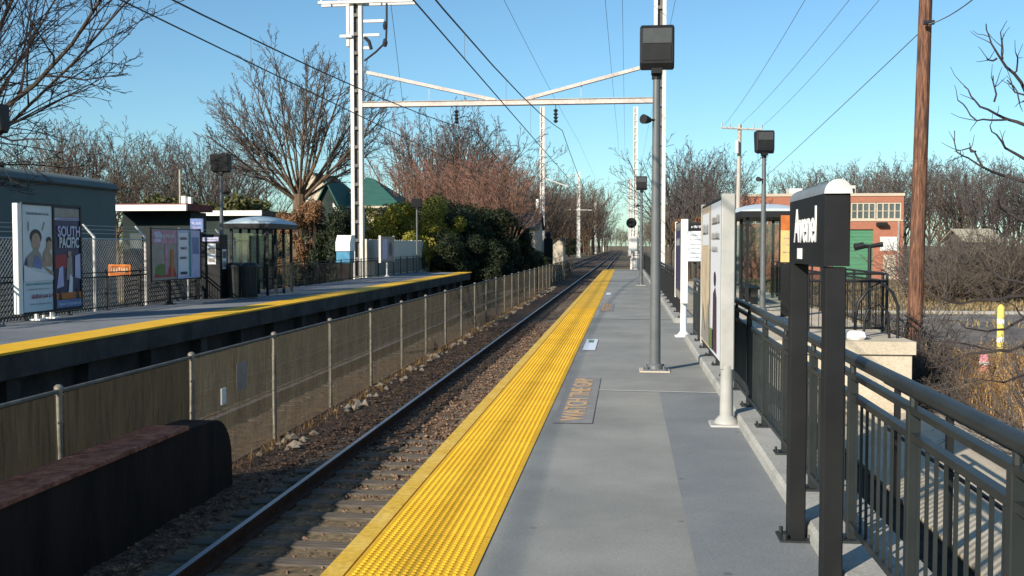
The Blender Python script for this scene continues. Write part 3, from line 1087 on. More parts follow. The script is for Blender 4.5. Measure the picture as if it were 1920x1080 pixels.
# white information board
t = thing('information_board', 'white information board with a dark header, behind the slim poster case', 'notice board', (1.62, 24.0, 0))
b = MB()
b.bbox(1.42, 1.80, 24.02, 24.08, 1.22, 2.16, .008)
b.build('board', M['railing'], t)
poster('notice_sheet', t, (1.44, 24.02, 1.25), (1, 0, 0), (0, 0, 1), .34, .70, M['p_white'], [('g', 3, .1, .9, .85, .9), ('g', 3, .1, .9, .7, .74), ('g', 3, .1, .9, .55, .58), ('g', 3, .1, .8, .42, .45), ('g', 3, .1, .9, .26, .29), ('g', 3, .1, .7, .12, .15)], PM2)
poster('header', t, (1.44, 24.02, 1.98), (1, 0, 0), (0, 0, 1), .34, .15, M['charcoal'], [('g', 6, .15, .85, .3, .7)], PM2)
b = MB()
b.cyl((1.61, 24.12, 0), (1.61, 24.12, 2.1), .035, n=10)
b.build('post', M['railing'], t)

# yellow notice panel by the shelter
t = thing('notice_panel', 'yellow notice panel with orange header between shelter and station sign', 'notice board', (3.6, 23.5, 0))
b = MB()
b.bbox(3.46, 3.82, 23.52, 23.60, 1.22, 2.32, .01)
b.build('board', M['charcoal'], t)
poster('notice_sheet', t, (3.475, 23.52, 1.24), (1, 0, 0), (0, 0, 1), .33, 1.06, M['p_yellow'], [(5, rect(0, 1, .68, 1)), (10, rect(.7, 1, .68, .85)), ('g', 12, .15, .85, .5, .56), ('g', 12, .15, .85, .36, .42), ('g', 12, .15, .85, .2, .26)], PM2)
b = MB()
b.bbox(3.50, 3.78, 23.54, 23.62, 0, 1.2, .01)
b.build('pedestal', M['charcoal'], t)

# ------------------------------------------------------------------ railings
def railing_run(label, x, ys, z0=.10, h=1.06, m='railing', handrail=True, group=None, pick=.105):
    t = thing('platform_railing', label, 'railing', (x, ys[0], z0), group)
    b = MB()
    b.bbox(-.024, .024, -.024, .024, 0.012, h - .11, .004)
    b.bbox(-.075, .075, -.075, .075, 0.001, .013, .006)
    for sx in (-1, 1):
        for sy in (-1, 1):
            b.cyl((sx * .055, sy * .055, .012), (sx * .055, sy * .055, .035), .010, n=6)
    b.cyl((0, 0, h - .12), (0, 0, h - .05), .016, n=8)
    pme = b.mesh('post', M[m])
    y0, y1 = ys[0], ys[-1]
    cache = {}
    for i, y in enumerate(ys):
        o = link('post', pme, t)
        o.location = (0, y - y0, 0)
        if i + 1 < len(ys):
            L = round(ys[i + 1] - y, 3)
            if L not in cache:
                q = MB()
                a, c = .03, L - .03
                q.box(-.02, .02, a, c, h - .235, h - .205)
                q.box(-.02, .02, a, c, .075, .105)
                nn = int((c - a) / pick)
                for k in range(nn):
                    yy = a + (c - a) * (k + .5) / nn
                    q.box(-.0065, .0065, yy - .0065, yy + .0065, .105, h - .235)
                cache[L] = q.mesh('picket_panel', M[m])
            o = link('picket_panel', cache[L], t)
            o.location = (0, y - y0, 0)
    b = MB()
    b.box(x - .022, x + .022, y0, y1, z0 + h - .125, z0 + h - .10)
    b.build('top_rail', M[m], t)
    if handrail:
        b = MB()
        b.tube([(x, y0 - .1, z0 + h - .032), (x, y1 + .1, z0 + h - .032)], .032, 12)
        b.build('handrail', M[m], t, True)
    return t


ysn = [ax(1713, 1.16, 740) - 2.2 + 1.1 * i for i in range(15)]
railing_run('grey metal picket railing with round handrail along the platform edge at right', 1.16, ysn, h=.97)
railing_run('dark picket railing continuing along the platform beyond the poster cases', 1.16, [21.6 + 1.8 * i for i in range(26)], m='black', h=.97)

# lower dark rail on the far side of the pavement
t = thing('pavement_railing', 'low dark two rail railing standing on the lower pavement, seen through the pickets', 'railing', (2.95, 6, -1.2))
for y in (4.2, 6.0, 7.8, 9.6, 11.4):
    b = MB()
    b.box(2.92, 2.98, y - .03, y + .03, -1.2, .05)
    b.build('post', M['black'], t)
for z, q in ((.07, .03), (-.45, .02)):
    b = MB()
    b.tube([(2.95, 3.6, z), (2.95, 11.9, z)], q, 8)
    b.build('rail', M['black'], t)


# railing across the front of the widening, with looped ends
def cross_railing(label, p0, p1, z0, h=1.1, loop=True):
    p0, p1 = Vector((*p0, z0)), Vector((*p1, z0))
    t = thing('landing_railing', label, 'railing', p0, None)
    u = (p1 - p0)
    L = u.length
    u.normalize()
    b = MB()
    for z in (h, h - .14, .10):
        b = MB()
        b.tube([p0 + Vector((0, 0, z)), p1 + Vector((0, 0, z))], .022, 8)
        b.build('rail', M['black'], t)
    n = max(2, int(L / 1.2) + 1)
    for i in range(n):
        p = p0 + u * (L * i / (n - 1))
        b = MB()
        b.tube([p, p + Vector((0, 0, h))], .028, 8)
        b.build('post', M['black'], t)
    b = MB()
    k = int(L / .12)
    for i in range(k):
        p = p0 + u * (L * (i + .5) / k)
        b.tube([p + Vector((0, 0, .1)), p + Vector((0, 0, h - .14))], .007, 4)
    b.build('picket_panel', M['black'], t)
    return t


cross_railing('black picket railing across the front of the widened platform', (3.35, 19.2), (4.75, 19.2), 0)
cross_railing('black picket railing along the outer side of the widened platform', (4.75, 19.5), (4.75, 34), 0)
t = thing('looped_handrail', 'curved black handrail loop at the corner of the widened platform', 'handrail', (4.4, 18.3, 0))
b = MB()
b.tube([(4.0, 18.3, 0), (4.0, 18.3, .35), (4.05, 18.3, .62), (4.22, 18.3, .86), (4.42, 18.3, .98), (4.62, 18.3, .80), (4.72, 18.3, .55), (4.72, 18.3, 0)], .028, 8)
b.build('outer_loop', M['black'], t, True)
b = MB()
b.tube([(4.15, 18.3, 0), (4.15, 18.3, .3), (4.22, 18.3, .5), (4.4, 18.3, .58), (4.55, 18.3, .45), (4.58, 18.3, 0)], .024, 8)
b.build('inner_loop', M['black'], t, True)

railing_run('black picket railing along the back of the far platform', -12.9, [17.0 + 1.75 * i for i in range(28)], z0=0, m='black', handrail=False, pick=.12)

# white papers on the widened deck
for i, (x, y) in enumerate(((3.75, 18.3), (3.95, 18.0))):
    b = MB()
    b.loft([[(x + r_ * math.cos(a * .785) * R.uniform(.85, 1.1), y + r_ * math.sin(a * .785) * R.uniform(.8, 1.1), z) for a in range(8)] for r_, z in ((.16, 0), (.19, .05), (.17, .12), (.10, .15))])
    o = b.build('white_bag', M['rubble'], None)
    tag(o, ('white lumpy bag lying on the widened platform, left one of two' if i == 0 else 'white lumpy bag lying on the widened platform, right one of two'), 'bag', 'white bags on the widened platform')


# ------------------------------------------------------------------ shelters
def shelter(label, x0, x1, y0, y1, h, cm, dome=.34):
    t = thing('platform_shelter', label, 'shelter', ((x0 + x1) / 2, y0, 0), 'platform shelters')
    ny_ = 4
    for i in range(ny_):
        y = y0 + (y1 - y0) * i / (ny_ - 1)
        for x in (x0, x1):
            b = MB()
            b.box(x - .04, x + .04, y - .04, y + .04, 0, h)
            b.build('post', M['black'], t)
    b = MB()
    b.box(x0 - .18, x1 + .18, y0 - .18, y0 - .06, h, h + .16)
    b.box(x0 - .18, x1 + .18, y1 + .06, y1 + .18, h, h + .16)
    b.box(x0 - .18, x0 - .06, y0 - .06, y1 + .06, h, h + .16)
    b.box(x1 + .06, x1 + .18, y0 - .06, y1 + .06, h, h + .16)
    b.box(x0 - .06, x1 + .06, y0 - .06, y1 + .06, h + .02, h + .05)
    b.build('roof_frame', M['black'], t)
    b = MB()
    rings = []
    xm = (x0 + x1) / 2
    for i in range(13):
        s = i / 12
        y = y0 - .2 + (y1 - y0 + .4) * s
        k = math.sin(math.pi * s) ** .5 if 0 < s < 1 else 0.0
        rings.append([(xm + ((x1 - x0) / 2 + .2) * math.cos(a), y, h + .161 + (dome * (.25 + .75 * k)) * math.sin(a)) for a in [math.pi * j / 10 for j in range(11)]])
    b.loft(rings)
    b.build('canopy', M[cm], t, True)
    b = MB()
    for (xa_, xb_, ya_, yb_) in ((x0, x0 + .012, y0 + .06, y1 - .06), (x0 + .06, x1 - .06, y0, y0 + .012), (x0 + .06, x1 - .06, y1 - .012, y1)):
        b.box(xa_, xb_, ya_, yb_, .25, h - .15)
    b.build('glazing', M['glass'], t)
    b = MB()
    b.box(x0 + .1, x0 + .5, y0 + .6, y1 - .6, .42, .47)
    for y in (y0 + .9, (y0 + y1) / 2, y1 - .9):
        b.box(x0 + .2, x0 + .4, y - .03, y + .03, 0, .42)
    b.build('bench', M['black'], t)
    return t


shelter('glazed shelter with a domed blue white canopy on the far platform', -12.7, -11.5, ax(434, -12.7), ax(546, -11.5), 2.16, 'blue_canopy', .27)
shelter('glazed shelter with a curved white canopy on the widened right platform', 3.2, 4.5, 27.5, 32.0, 2.36, 'canopy', .27)

# litter bins on the far platform
for i, (x, y) in enumerate(((at(442, 500, ax(442, -11.9)).x, ax(442, -11.9)), (at(468, 500, ax(462, -11.5)).x, ax(462, -11.5)))):
    t = thing('litter_bin', ('dark mesh litter bin under the far lamp post, left one of a pair' if i == 0 else 'dark mesh litter bin under the far lamp post, right one of a pair'), 'litter bin', (x, y, 0), 'litter bins on the far platform')
    b = MB()
    b.tube([(x, y, .03), (x, y, .5), (x, y, .95)], [.22, .25, .27], 14)
    b.build('body', M['bin'], t, True)
    b = MB()
    b.tube([(x, y, .951), (x, y, 1.0), (x, y, 1.09)], [.29, .29, .20], 14)
    b.build('lid', M['railing'], t, True)
    b = MB()
    for k in range(14):
        a = 2 * math.pi * k / 14
        b.tube([(x + .225 * math.cos(a), y + .225 * math.sin(a), .03), (x + .275 * math.cos(a), y + .275 * math.sin(a), .95)], .008, 4)
    b.build('slats', M['bin'], t)

# dark ticket machine, blue sign, kiosk, orange sign
ty = ax(392, -12.5) - 29.9
t = thing('ticket_machine', 'dark ticket machine with a pale panel left of the far shelter', 'ticket machine', (-12.4, 30.0 + ty, 0))
b = MB()
b.bbox(-12.75, -12.15, 29.9 + ty, 30.5 + ty, 0, 1.95, .02)
b.build('cabinet', M['charcoal'], t)
poster('screen_panel', t, (-12.149, 30.05 + ty, .9), (0, 1, 0), (0, 0, 1), .3, .6, M['p_white'], [(3, rect(.1, .9, .1, .4)), (7, rect(.1, .9, .55, .9))], PM2)
poster('front_panel', t, (-12.55, 29.899 + ty, 1.05), (1, 0, 0), (0, 0, 1), .26, .62, M['p_white'], [(3, rect(.1, .9, .1, .3)), (3, rect(.1, .9, .5, .8))], PM2)
poster('header', t, (-12.7, 29.899 + ty, 1.74), (1, 0, 0), (0, 0, 1), .5, .13, M['p_lilac'], [('g', 3, .1, .9, .3, .7)], PM2)
ty = ax(371, -12.75) - 29.6
t = thing('platform_sign', 'small square blue sign on a post behind the lilac poster', 'sign', (-12.75, 29.2 + ty, 0))
b = MB()
b.cyl((-12.75, 29.6 + ty, 0), (-12.75, 29.6 + ty, 2.45), .035, n=8)
b.build('post', M['black'], t)
b = MB()
b.box(-12.95, -12.55, 29.54 + ty, 29.56 + ty, 2.02, 2.42)
b.build('sign_face', M['p_blue'], t)
poster('sign_print', t, (-12.93, 29.54 + ty, 2.04), (1, 0, 0), (0, 0, 1), .36, .36, M['p_blue'], [('g', 2, .1, .9, .55, .8), ('g', 2, .1, .9, .2, .4)], PM2)

ty = ax(647, -13.3) - 46.6
t = thing('kiosk', 'white topped blue kiosk left of the near catenary mast', 'kiosk', (-13.3, 46.5 + ty, 0))
b = MB()
b.prism([(46.2 + ty, 1.35), (46.2 + ty, 1.75), (46.5 + ty, 2.1), (47.1 + ty, 2.1), (47.1 + ty, 1.35)], 'x', -13.65, -12.95)
b.build('hood', M['white'], t)
b = MB()
b.bbox(-13.63, -12.97, 46.25 + ty, 47.05 + ty, .78, 1.349, .01)
b.build('cabinet', M['kiosk_blue'], t)
b = MB()
b.bbox(-13.58, -13.02, 46.3 + ty, 47.0 + ty, 0, .779, .01)
b.build('plinth', M['rust_shaded'], t)

# chain link fence with barbed wire arms behind the far platform
t = thing('barbed_fence', 'chain link fence with angled barbed wire arms before the teal building', 'fence', (-14.6, 20, Z_G))
for y in (ax(80, -14.6), ax(177, -14.6), ax(273, -14.6), ax(352, -14.6), ax(420, -14.6)):
    b = MB()
    b.tube([(-14.6, y, Z_G), (-14.6, y, 1.85), (-14.9, y - .05, 2.2)], [.045, .045, .025], 8)
    b.build('post', M['galv'], t)
b = MB()
for k in range(3):
    b.tube([(-14.68 - .1 * k, 18.6, 1.95 + .11 * k), (-14.68 - .1 * k, 37, 1.95 + .11 * k)], .006, 4)
b.tube([(-14.6, 18.6, 1.8), (-14.6, 37, 1.8)], .02, 6)
b.build('barbed_wires', M['galv'], t)
b = MB()
y = 18.6
while y < 37:
    for s in (-1, 1):
        ya_ = y if s > 0 else y + 3.2
        b.tube([(-14.6, ya_, Z_G), (-14.6, ya_ + s * 3.2, 1.8)], .0025, 3, False)
    y += .13
b.build('wire_mesh', M['galv'], t)
t = thing('orange_sign', 'bright orange sign hung low on the chain link fence', 'sign', (-14.5, 27, .6))
b = MB()
p0, p1 = at(205, 517, 27.5), at(246, 496, 27.5)
b.box(p0.x, p1.x, 27.45, 27.49, p0.z, p1.z)
b.build('sign_face', M['sign_orange'], t)
poster('sign_print', t, (p0.x + .04, 27.449, p0.z + .03), (1, 0, 0), (0, 0, 1), p1.x - p0.x - .08, p1.z - p0.z - .06, M['p_orange'], [('g', 12, .06, .94, .25, .8)], PM2)

# weathered white board fence at the far platform end
t = thing('board_fence', 'weathered pale vertical board fence behind the end of the far platform', 'fence', (-13.4, 50, 0))
yb0, yb1 = ax(690, -13.4), ax(846, -13.4)
b = MB()
y = yb0
while y < yb1:
    b.box(-13.42, -13.39, y, y + .17, -.3, 1.92 + R.uniform(-.03, .03))
    y += .19
b.build('boards', M['fence_white'], t)
for y in [yb0 + (yb1 - yb0) * i / 9 for i in range(10)]:
    b = MB()
    b.box(-13.55, -13.43, y - .06, y + .06, Z_G, 1.95)
    b.build('post', M['fence_white'], t)
b = MB()
b.box(-13.47, -13.425, yb0, yb1, 1.4, 1.5)
b.box(-13.47, -13.425, yb0, yb1, .1, .2)
b.build('stringers', M['fence_white'], t)

# ------------------------------------------------------------------ catenary
def mast_mesh(h, wx=.6, wy=.36):
    """two channels with batten plates"""
    b = MB()
    for s in (-1, 1):
        x = s * (wx / 2 - .09)
        b.box(x - .09, x + .09, -wy / 2, -wy / 2 + .03, 0, h)
        b.box(x - .09, x + .09, wy / 2 - .03, wy / 2, 0, h)
        xx = x + s * .075
        b.box(xx - .015, xx + .015, -wy / 2 + .03, wy / 2 - .03, 0, h)
    me1 = b
    c = MB()
    z = .4
    k = 0
    while z < h - .4:
        c.box(-wx / 2 + .18, wx / 2 - .18, -wy / 2 + .035, -wy / 2 + .05, z, z + .16)
        c.box(-wx / 2 + .18, wx / 2 - .18, wy / 2 - .05, wy / 2 - .035, z, z + .16)
        z += .95
        k += 1
    c.box(-wx / 2 + .18, wx / 2 - .18, -.012, .012, 0, h)
    return me1, c


def mast(label, x, y, h, base=Z_G, group='catenary masts beside the tracks', wx=.6, web='mast_web'):
    t = thing('catenary_mast', label, 'mast', (x, y, base), group)
    a, c = mast_mesh(h, wx)
    link('column', a.mesh('column', M['mast']), t)
    link('web', c.mesh('web', M[web]), t)
    b = MB()
    b.bbox(-.6, .6, -.6, .6, -.1, .45, .03)
    link('footing', b.mesh('footing', M['curb']), t)
    return t


YG = 50.8
XL, XR = at(671, 400, YG).x, at(1236, 300, YG).x
ml = mast('tall white double channel mast behind the far platform, nearest on the left', XL, YG, 21.5)
mr = mast('tall white double channel mast behind the nearest lamp post, nearest on the right', XR, YG, 21.5)


def zpix(py, Y):
    return at(1174, py, Y).z


# gantry beam between the two near masts
gt = thing('catenary_gantry', 'white steel gantry beam with V shaped braces spanning both tracks', 'gantry', (XL, YG, zpix(192, YG)))
zb0, zb1 = at(684, 195, YG).z, at(1222, 190, YG).z
zb = (zb0 + zb1) / 2
b = MB()
for s in (-1, 1):
    b.box(XL + .3, XR - .3, YG + s * .14 - .02, YG + s * .14 + .02, zb - .11, zb + .11)
    b.box(XL + .3, XR - .3, YG + s * .14 - .08 if s < 0 else YG + .16, YG - .16 if s < 0 else YG + .22, zb + .112, zb + .132)
    b.box(XL + .3, XR - .3, YG + s * .14 - .08 if s < 0 else YG + .16, YG - .16 if s < 0 else YG + .22, zb - .132, zb - .112)
b.build('beam', M['mast_rust'], gt)
for (pa, pb_) in (((688, 136), (928, 188)), ((1202, 127), (985, 186))):
    A, B = at(pa[0], pa[1], YG), at(pb_[0], pb_[1], YG)
    b = MB()
    d = (B - A).normalized()
    u = Vector((0, 1, 0))
    v = d.cross(u)
    for s in (-1, 1):
        rings = []
        for P in (A, B):
            c_ = P + u * (s * .1)
            rings.append([c_ + u * .03 + v * .08, c_ - u * .03 + v * .08, c_ - u * .03 - v * .08, c_ + u * .03 - v * .08])
        b.loft(rings)
    b.build('brace', M['mast_rust'], gt)
b = MB()
for px_, py_ in ((805, 162), (1090, 157)):
    A = at(px_, py_, YG)
    b.cyl((A.x, YG, zb + .13), (A.x, YG, A.z), .025, n=6)
b.build('hanger', M['mast_rust'], gt)

# arms at the top of the left mast
ar = ml
b = MB()
A, B = at(600, 8, YG), at(776, 6, YG)
b.box(A.x, B.x, YG - .36, YG - .24, A.z - .07, A.z + .07)
b.box(A.x, B.x, YG + .24, YG + .36, A.z - .07, A.z + .07)
for px_ in (606, 640, 700, 770):
    P = at(px_, 8, YG)
    b.cyl((P.x, YG - .3, P.z + .07), (P.x, YG - .3, P.z + .42), .05, .03, n=8)
b.build('crossarm', M['mast'], ar)
b = MB()
for px_, y0_, y1_ in ((654, 12, 88),):
    P0, P1 = at(px_, y1_, YG), at(px_, y0_, YG)
    b.box(P0.x - .08, P0.x + .08, YG - .18, YG + .05, P0.z, P1.z)
for (xa_, xb_, yy) in ((684, 722, 42), (684, 714, 68), (640, 662, 70), (684, 700, 92)):
    P0, P1 = at(xa_, yy, YG), at(xb_, yy, YG)
    b.box(P0.x, P1.x, YG - .30, YG - .19, P0.z - .07, P0.z + .07)
b.build('side_bracket', M['mast'], ar)
b = MB()
b.tube([at(px_, py_, YG - .35) for px_, py_ in ((725, 6), (725, 45), (724, 72), (720, 82), (705, 97), (683, 114))], .055, 8)
P = at(722, 48, YG - .35)
b.tube([P + Vector((0, 0, -.2)), P, P + Vector((0, 0, .2))], [.08, .13, .08], 8)
P = at(722, 80, YG - .35)
b.tube([P + Vector((0, 0, -.2)), P, P + Vector((0, 0, .2))], [.08, .14, .08], 8)
b.tube([at(px_, py_, YG - .35) for px_, py_ in ((684, 70), (692, 78), (696, 92))], .09, 8)
b.build('jumper_cable', M['insul'], ar)

# hung insulators
def insulator(label, p, L=.7, r=.13):
    b = MB()
    pts, rr = [], []
    n = 9
    for k in range(n):
        z = p.z - L * k / (n - 1)
        pts.append((p.x, p.y, z))
        rr.append(r if k % 2 else r * .35)
    b.tube(pts, rr, 10)
    b.cyl((p.x, p.y, p.z), (p.x, p.y, zb - .12), .02, n=6)
    o = b.build('insulator', M['insul'], None, False)
    return tag(o, label, 'insulator', 'insulators hung from the gantry')


pa = at(856, 206, YG)
pc = at(1042, 204, YG)
insulator('dark insulator hanging from the gantry over the left track', pa)
insulator('dark insulator hanging from the gantry over the right track', pc)

# far masts
for (px_, Y, ytop, lab) in ((1017, 143, 200, 'white mast beyond the hedge, second on the left side'),
                            (1085, 254, 322, 'white mast in the cutting, third on the left side'),
                            (1116, 375, 365, 'white mast in the cutting, fourth on the left side'),
                            (1131, 490, 392, 'tiny far mast, fifth on the left side'),
                            (1192, 143, 200, 'white mast behind the railway signal, second on the right side'),
                            (1181, 300, 335, 'thin far mast near the vanishing point of the tracks on the right')):
    P = at(px_, ytop, Y)
    mast(lab, P.x, Y, P.z - Z_G, wx=.66 if Y < 200 else .8, web='mast')
for (pa_, pb_, Y, lab) in (((1017, 333), (1066, 350), 143, 'pale thin strut reaching right from the second left mast'), ((1060, 330), (1085, 330), 254, 'pale bracket arm high on the third left mast'), ((1055, 393), (1110, 394), 254, 'pale lower bracket arm on the third left mast')):
    b = MB()
    b.tube([at(*pa_, Y), at(*pb_, Y)], .09, 6)
    tag(b.build('bracket_arm', M['mast'], None), lab, 'bracket arm')
b = MB()
P = at(1010, 383, 143)
b.bbox(P.x - .35, P.x + .1, 142.6, 143.0, P.z - .6, P.z + .7, .05)
tag(b.build('mast_box', M['white'], None), 'white box fixed to the second left mast', 'equipment box')
t = thing('mast_transformer', 'dark blue grey cabinet stack standing beside the second left mast', 'transformer', (at(1027, 480, 141).x, 141, Z_G))
P = t.location
b = MB()
b.bbox(P.x - .5, P.x + .7, 140.6, 141.6, Z_G, 2.6, .06)
b.build('cabinet', M['charcoal'], t)
b = MB()
b.tube([(P.x + .1, 141, 2.6), (P.x + .1, 141, 3.2), (P.x + .1, 141, 3.6)], [.3, .45, .2], 10)
b.build('bushing', M['insul'], t)


# ------------------------------------------------------------------ wires
def wire(label, pts, r=.012, m='wire', sag=0.0, group='overhead wires'):
    b = MB()
    out = []
    for i in range(len(pts) - 1):
        A, B = Vector(pts[i]), Vector(pts[i + 1])
        n = 14
        for k in range(n + (1 if i == len(pts) - 2 else 0)):
            s = k / n
            p = A.lerp(B, s)
            p.z -= sag * 4 * s * (1 - s)
            out.append(p)
    b.tube(out, r, 5, True)
    return tag(b.build('overhead_wire', M[m], None), label, 'wire', group)


for cx, lab, ins in ((-3.2, 'right', pc), (-7.58, 'left', pa)):
    wire('contact wire over the %s track, the lower of its pair' % lab, [(cx, -12, 5.3), (cx, 143, 5.35), (cx, 375, 5.4)], .014)
    wire('sagging messenger wire over the %s track, the upper of its pair' % lab, [(cx, -42, 7.3), (cx, YG, 7.35), (cx, 143, 7.4), (cx, 254, 7.4)], .017, sag=1.72)
    # droppers between contact and messenger, one object per track
    for y in (20, 27, 34, 41, 60, 70, 80):
        s = ((y + 42) / (YG + 42)) if y < YG else (y - YG) / (143 - YG)
        zm = 7.33 - 1.72 * 4 * s * (1 - s)
        if zm - 5.3 > .08:
            b = MB()
            b.cyl((cx, y, 5.3), (cx, y, zm), .006, n=4)
            tag(b.build('dropper_wire', M['wire_thin'], None), 'thin upright dropper joining the two wires over the %s track' % lab, 'wire', 'droppers over the %s track' % lab)
for lab, x, z in (('faint feeder wire high over the middle fence', -6.8, 14.9), ('faint wire high above the nearer rail', -1.25, 15.2), ('faint wire running just left of the right mast', -.3, 16.0), ('faint feeder wire passing right of the nearest lamp head', 2.9, 16.2)):
    wire(lab, [(x, 5, z), (x, YG, z + .3), (x, 143, z + 1.5), (x, 300, z + 2)], .014, 'wire_thin', sag=.25)
wire('thin wire dropping from the left mast arm into the trees', [at(733, 8, YG), at(768, 300, 72)], .014, 'wire_thin')

# ------------------------------------------------------------------ utility poles at right
up = thing('utility_pole', 'reddish brown wooden utility pole rising from the brush at right', 'utility pole', (at(1716, 690, 22.5).x, 22.5, Z_G), 'wooden utility poles')
pb0, pt0 = at(1714, 640, 22.5), at(1737, -40, 22.5)
dz = (pt0 - pb0) / (pt0.z - pb0.z)
b = MB()
pts = [pb0 + dz * (z - pb0.z) for z in (Z_G - .1, 0, 2, 4, 6, 8, 9.9)]
b.tube(pts, [.165, .16, .152, .145, .137, .128, .12], 14)
b.build('pole', M['wood_pole'], up, True)
top = pb0 + dz * (9.2 - pb0.z)
b = MB()
b.box(top.x - 1.2, top.x + 1.2, top.y - .26, top.y - .16, 9.15, 9.28)
for s in (-1.1, 0.35, 1.1):
    b.cyl((top.x + s, top.y - .21, 9.28), (top.x + s, top.y - .21, 9.45), .04, n=8)
b.build('crossarm', M['wood_grey'], up)
P = at(1738, 44, 22.3)
b = MB()
b.cyl((P.x - .1, 22.2, P.z), (P.x + .12, 22.2, P.z), .05, n=8)
b.build('clamp', M['insul'], up)

YP = 66
fp = thing('utility_pole', 'pale far utility pole with crossarm left of the brick building', 'utility pole', (at(1384, 400, YP).x, YP, Z_G), 'wooden utility poles')
A, B = at(1384, 400, YP), at(1387, 234, YP)
b = MB()
b.tube([(A.x - .05, YP, Z_G), A, B], [.17, .15, .12], 10)
b.build('pole', M['wood_grey'], fp, True)
b = MB()
C_, D_ = at(1353, 240, YP), at(1428, 244, YP)
b.tube([C_ + Vector((0, -.16, 0)), D_ + Vector((0, -.16, 0))], .07, 6)
for s in (0, .2, .45, .8, 1.0):
    p = C_.lerp(D_, s) + Vector((0, -.16, .05))
    b.cyl(p, p + Vector((0, 0, .28)), .06, .04, n=6)
b.build('crossarm', M['wood_grey'], fp)
b = MB()
P = at(1387, 275, YP)
b.tube([P + Vector((-.2, -.3, -.45)), P + Vector((-.2, -.3, .35))], .13, 10)
b.build('fuse_box', M['galv'], fp)
wire('thin power line from the far pole to the brown pole, leftmost of three', [at(1358, 235, YP), Vector((top.x - 1.1, 22.3, 9.45)), Vector((top.x - 3.2, 0, 9.9))], .010, 'wire_thin', sag=.35)
wire('thin power line from the far pole to the brown pole, middle of three', [at(1390, 232, YP), Vector((top.x + .35, 22.3, 9.45)), Vector((top.x - .8, 0, 9.9))], .010, 'wire_thin', sag=.35)
wire('thin power line from the far pole to the brown pole, rightmost of three', [at(1428, 238, YP), Vector((top.x + 1.1, 22.3, 9.45)), Vector((top.x + .8, 0, 9.9))], .010, 'wire_thin', sag=.35)
P = at(1740, 46, 22.3)
wire('telephone cable clamped to the brown pole, lowest of the lines at right', [at(1390, 372, YP), P, at(1830, -6, 17), at(2300, -270, 10)], .012, 'wire_thin', sag=.06)

# ------------------------------------------------------------------ railway signal at the platform end
P = at(1187, 500, 70)
t = thing('railway_signal', 'white railway signal with round black head at the end of the grey platform', 'signal', (P.x, 70, Z_G))
x = P.x
b = MB()
b.tube([(x, 70, Z_G), (x, 70, 2.55)], .10, 10)
b.tube([(x + .1, 70, Z_G), (x + .1, 70, .75)], .30, 12)
b.build('signal_mast', M['mast'], t)
b = MB()
hp = at(1184, 418, 70)
b.tube([hp + Vector((0, .15, 0)), hp + Vector((0, -.04, 0))], .36, 20)
hd = b.build('signal_head', M['black'], t)
b = MB()
for a in (0, 2.1, 4.2):
    b.tube([hp + Vector((.15 * math.cos(a), -.045, .15 * math.sin(a))), hp + Vector((.15 * math.cos(a), -.2, .15 * math.sin(a)))], .07, 10)
b.build('lens_hood', M['insul'], hd)
b = MB()
b.bbox(x - .28, x + .30, 69.8, 70.3, 1.2, 2.2, .05)
b.build('relay_case', M['galv'], t)
b = MB()
for z in [Z_G + .35 * k for k in range(11)]:
    b.box(x + .38, x + .62, 69.98, 70.02, z, z + .03)
b.box(x + .36, x + .39, 69.97, 70.03, Z_G, 2.4)
b.box(x + .61, x + .64, 69.97, 70.03, Z_G, 2.4)
b.build('ladder', M['galv'], t)

# end railing of platform
cross_railing('low dark railing closing the end of the grey platform', (.45, YL - .1), (1.35, YL - .1), 0)


# ------------------------------------------------------------------ buildings
def bx(parent, name, m, *boxes):
    b = MB()
    for q in boxes:
        b.box(*q)
    return b.build(name, M[m], parent)


# teal building
t = thing('teal_building', 'long dark teal clad building with curved roof at the left edge', 'building', (-21.5, 40, Z_G))
YT = ax(218, -21.5)
zt = at(218, 352, YT).z
b = MB()
b.box(-34, -21.5, 10, YT, Z_G - .05, zt - .05)
b.build('wall', M['teal'], t)
b = MB()
prof = [(-21.40 - 6.3 + 6.3 * math.cos(a), zt - .049 + .75 * math.sin(a) ** .9 if a else zt - .049) for a in [math.pi * k / 14 for k in range(15)]]
prof = [(p[0], p[1]) for p in prof]
b.prism(prof, 'y', 9.9, YT + .1)
b.build('roof', M['teal'], t, True)
bx(t, 'gutter', 'black', (-21.48, -21.36, 9.9, YT + .1, zt - .13, zt - .052))

# low flat roofed buildings
t = thing('low_shop', 'low dark flat roofed building with white fascia beside the teal building', 'building', (-20.5, 46, Z_G))
A, B = at(214, 396, 46), at(344, 381, 46)
bx(t, 'wall', 'dkgreen', (A.x, B.x, 46.8, 48.6, Z_G - .05, A.z - .02))
bx(t, 'fascia', 'white', (A.x - .1, B.x + .3, 45.6, 45.75, A.z, B.z - .08))
bx(t, 'roof', 'redroof', (A.x - .08, B.x + .3, 45.751, 48.7, A.z + .01, B.z - .02))
bx(t, 'roof_vent', 'white', (B.x - .2, B.x + .0, 46.2, 46.4, B.z - .02, B.z + .35), (B.x + .12, B.x + .28, 46.2, 46.4, B.z - .02, B.z + .3))
bx(t, 'window', 'window', (A.x + .4, A.x + 1.0, 46.74, 46.797, .4, 2.2))
bx(t, 'door', 'charcoal', (B.x - 1.1, B.x - .3, 46.73, 46.797, Z_G, .75))
t = thing('low_store', 'second low building with pale fascia right of the first, behind the far lamp post', 'building', (-20, 62, Z_G))
A, B = at(350, 404, 61), at(478, 394, 61)
bx(t, 'wall', 'dkgreen', (A.x, B.x, 62.2, 70, Z_G - .05, A.z - .02))
bx(t, 'fascia', 'white', (A.x - .1, B.x + .2, 61.6, 61.75, A.z, B.z))
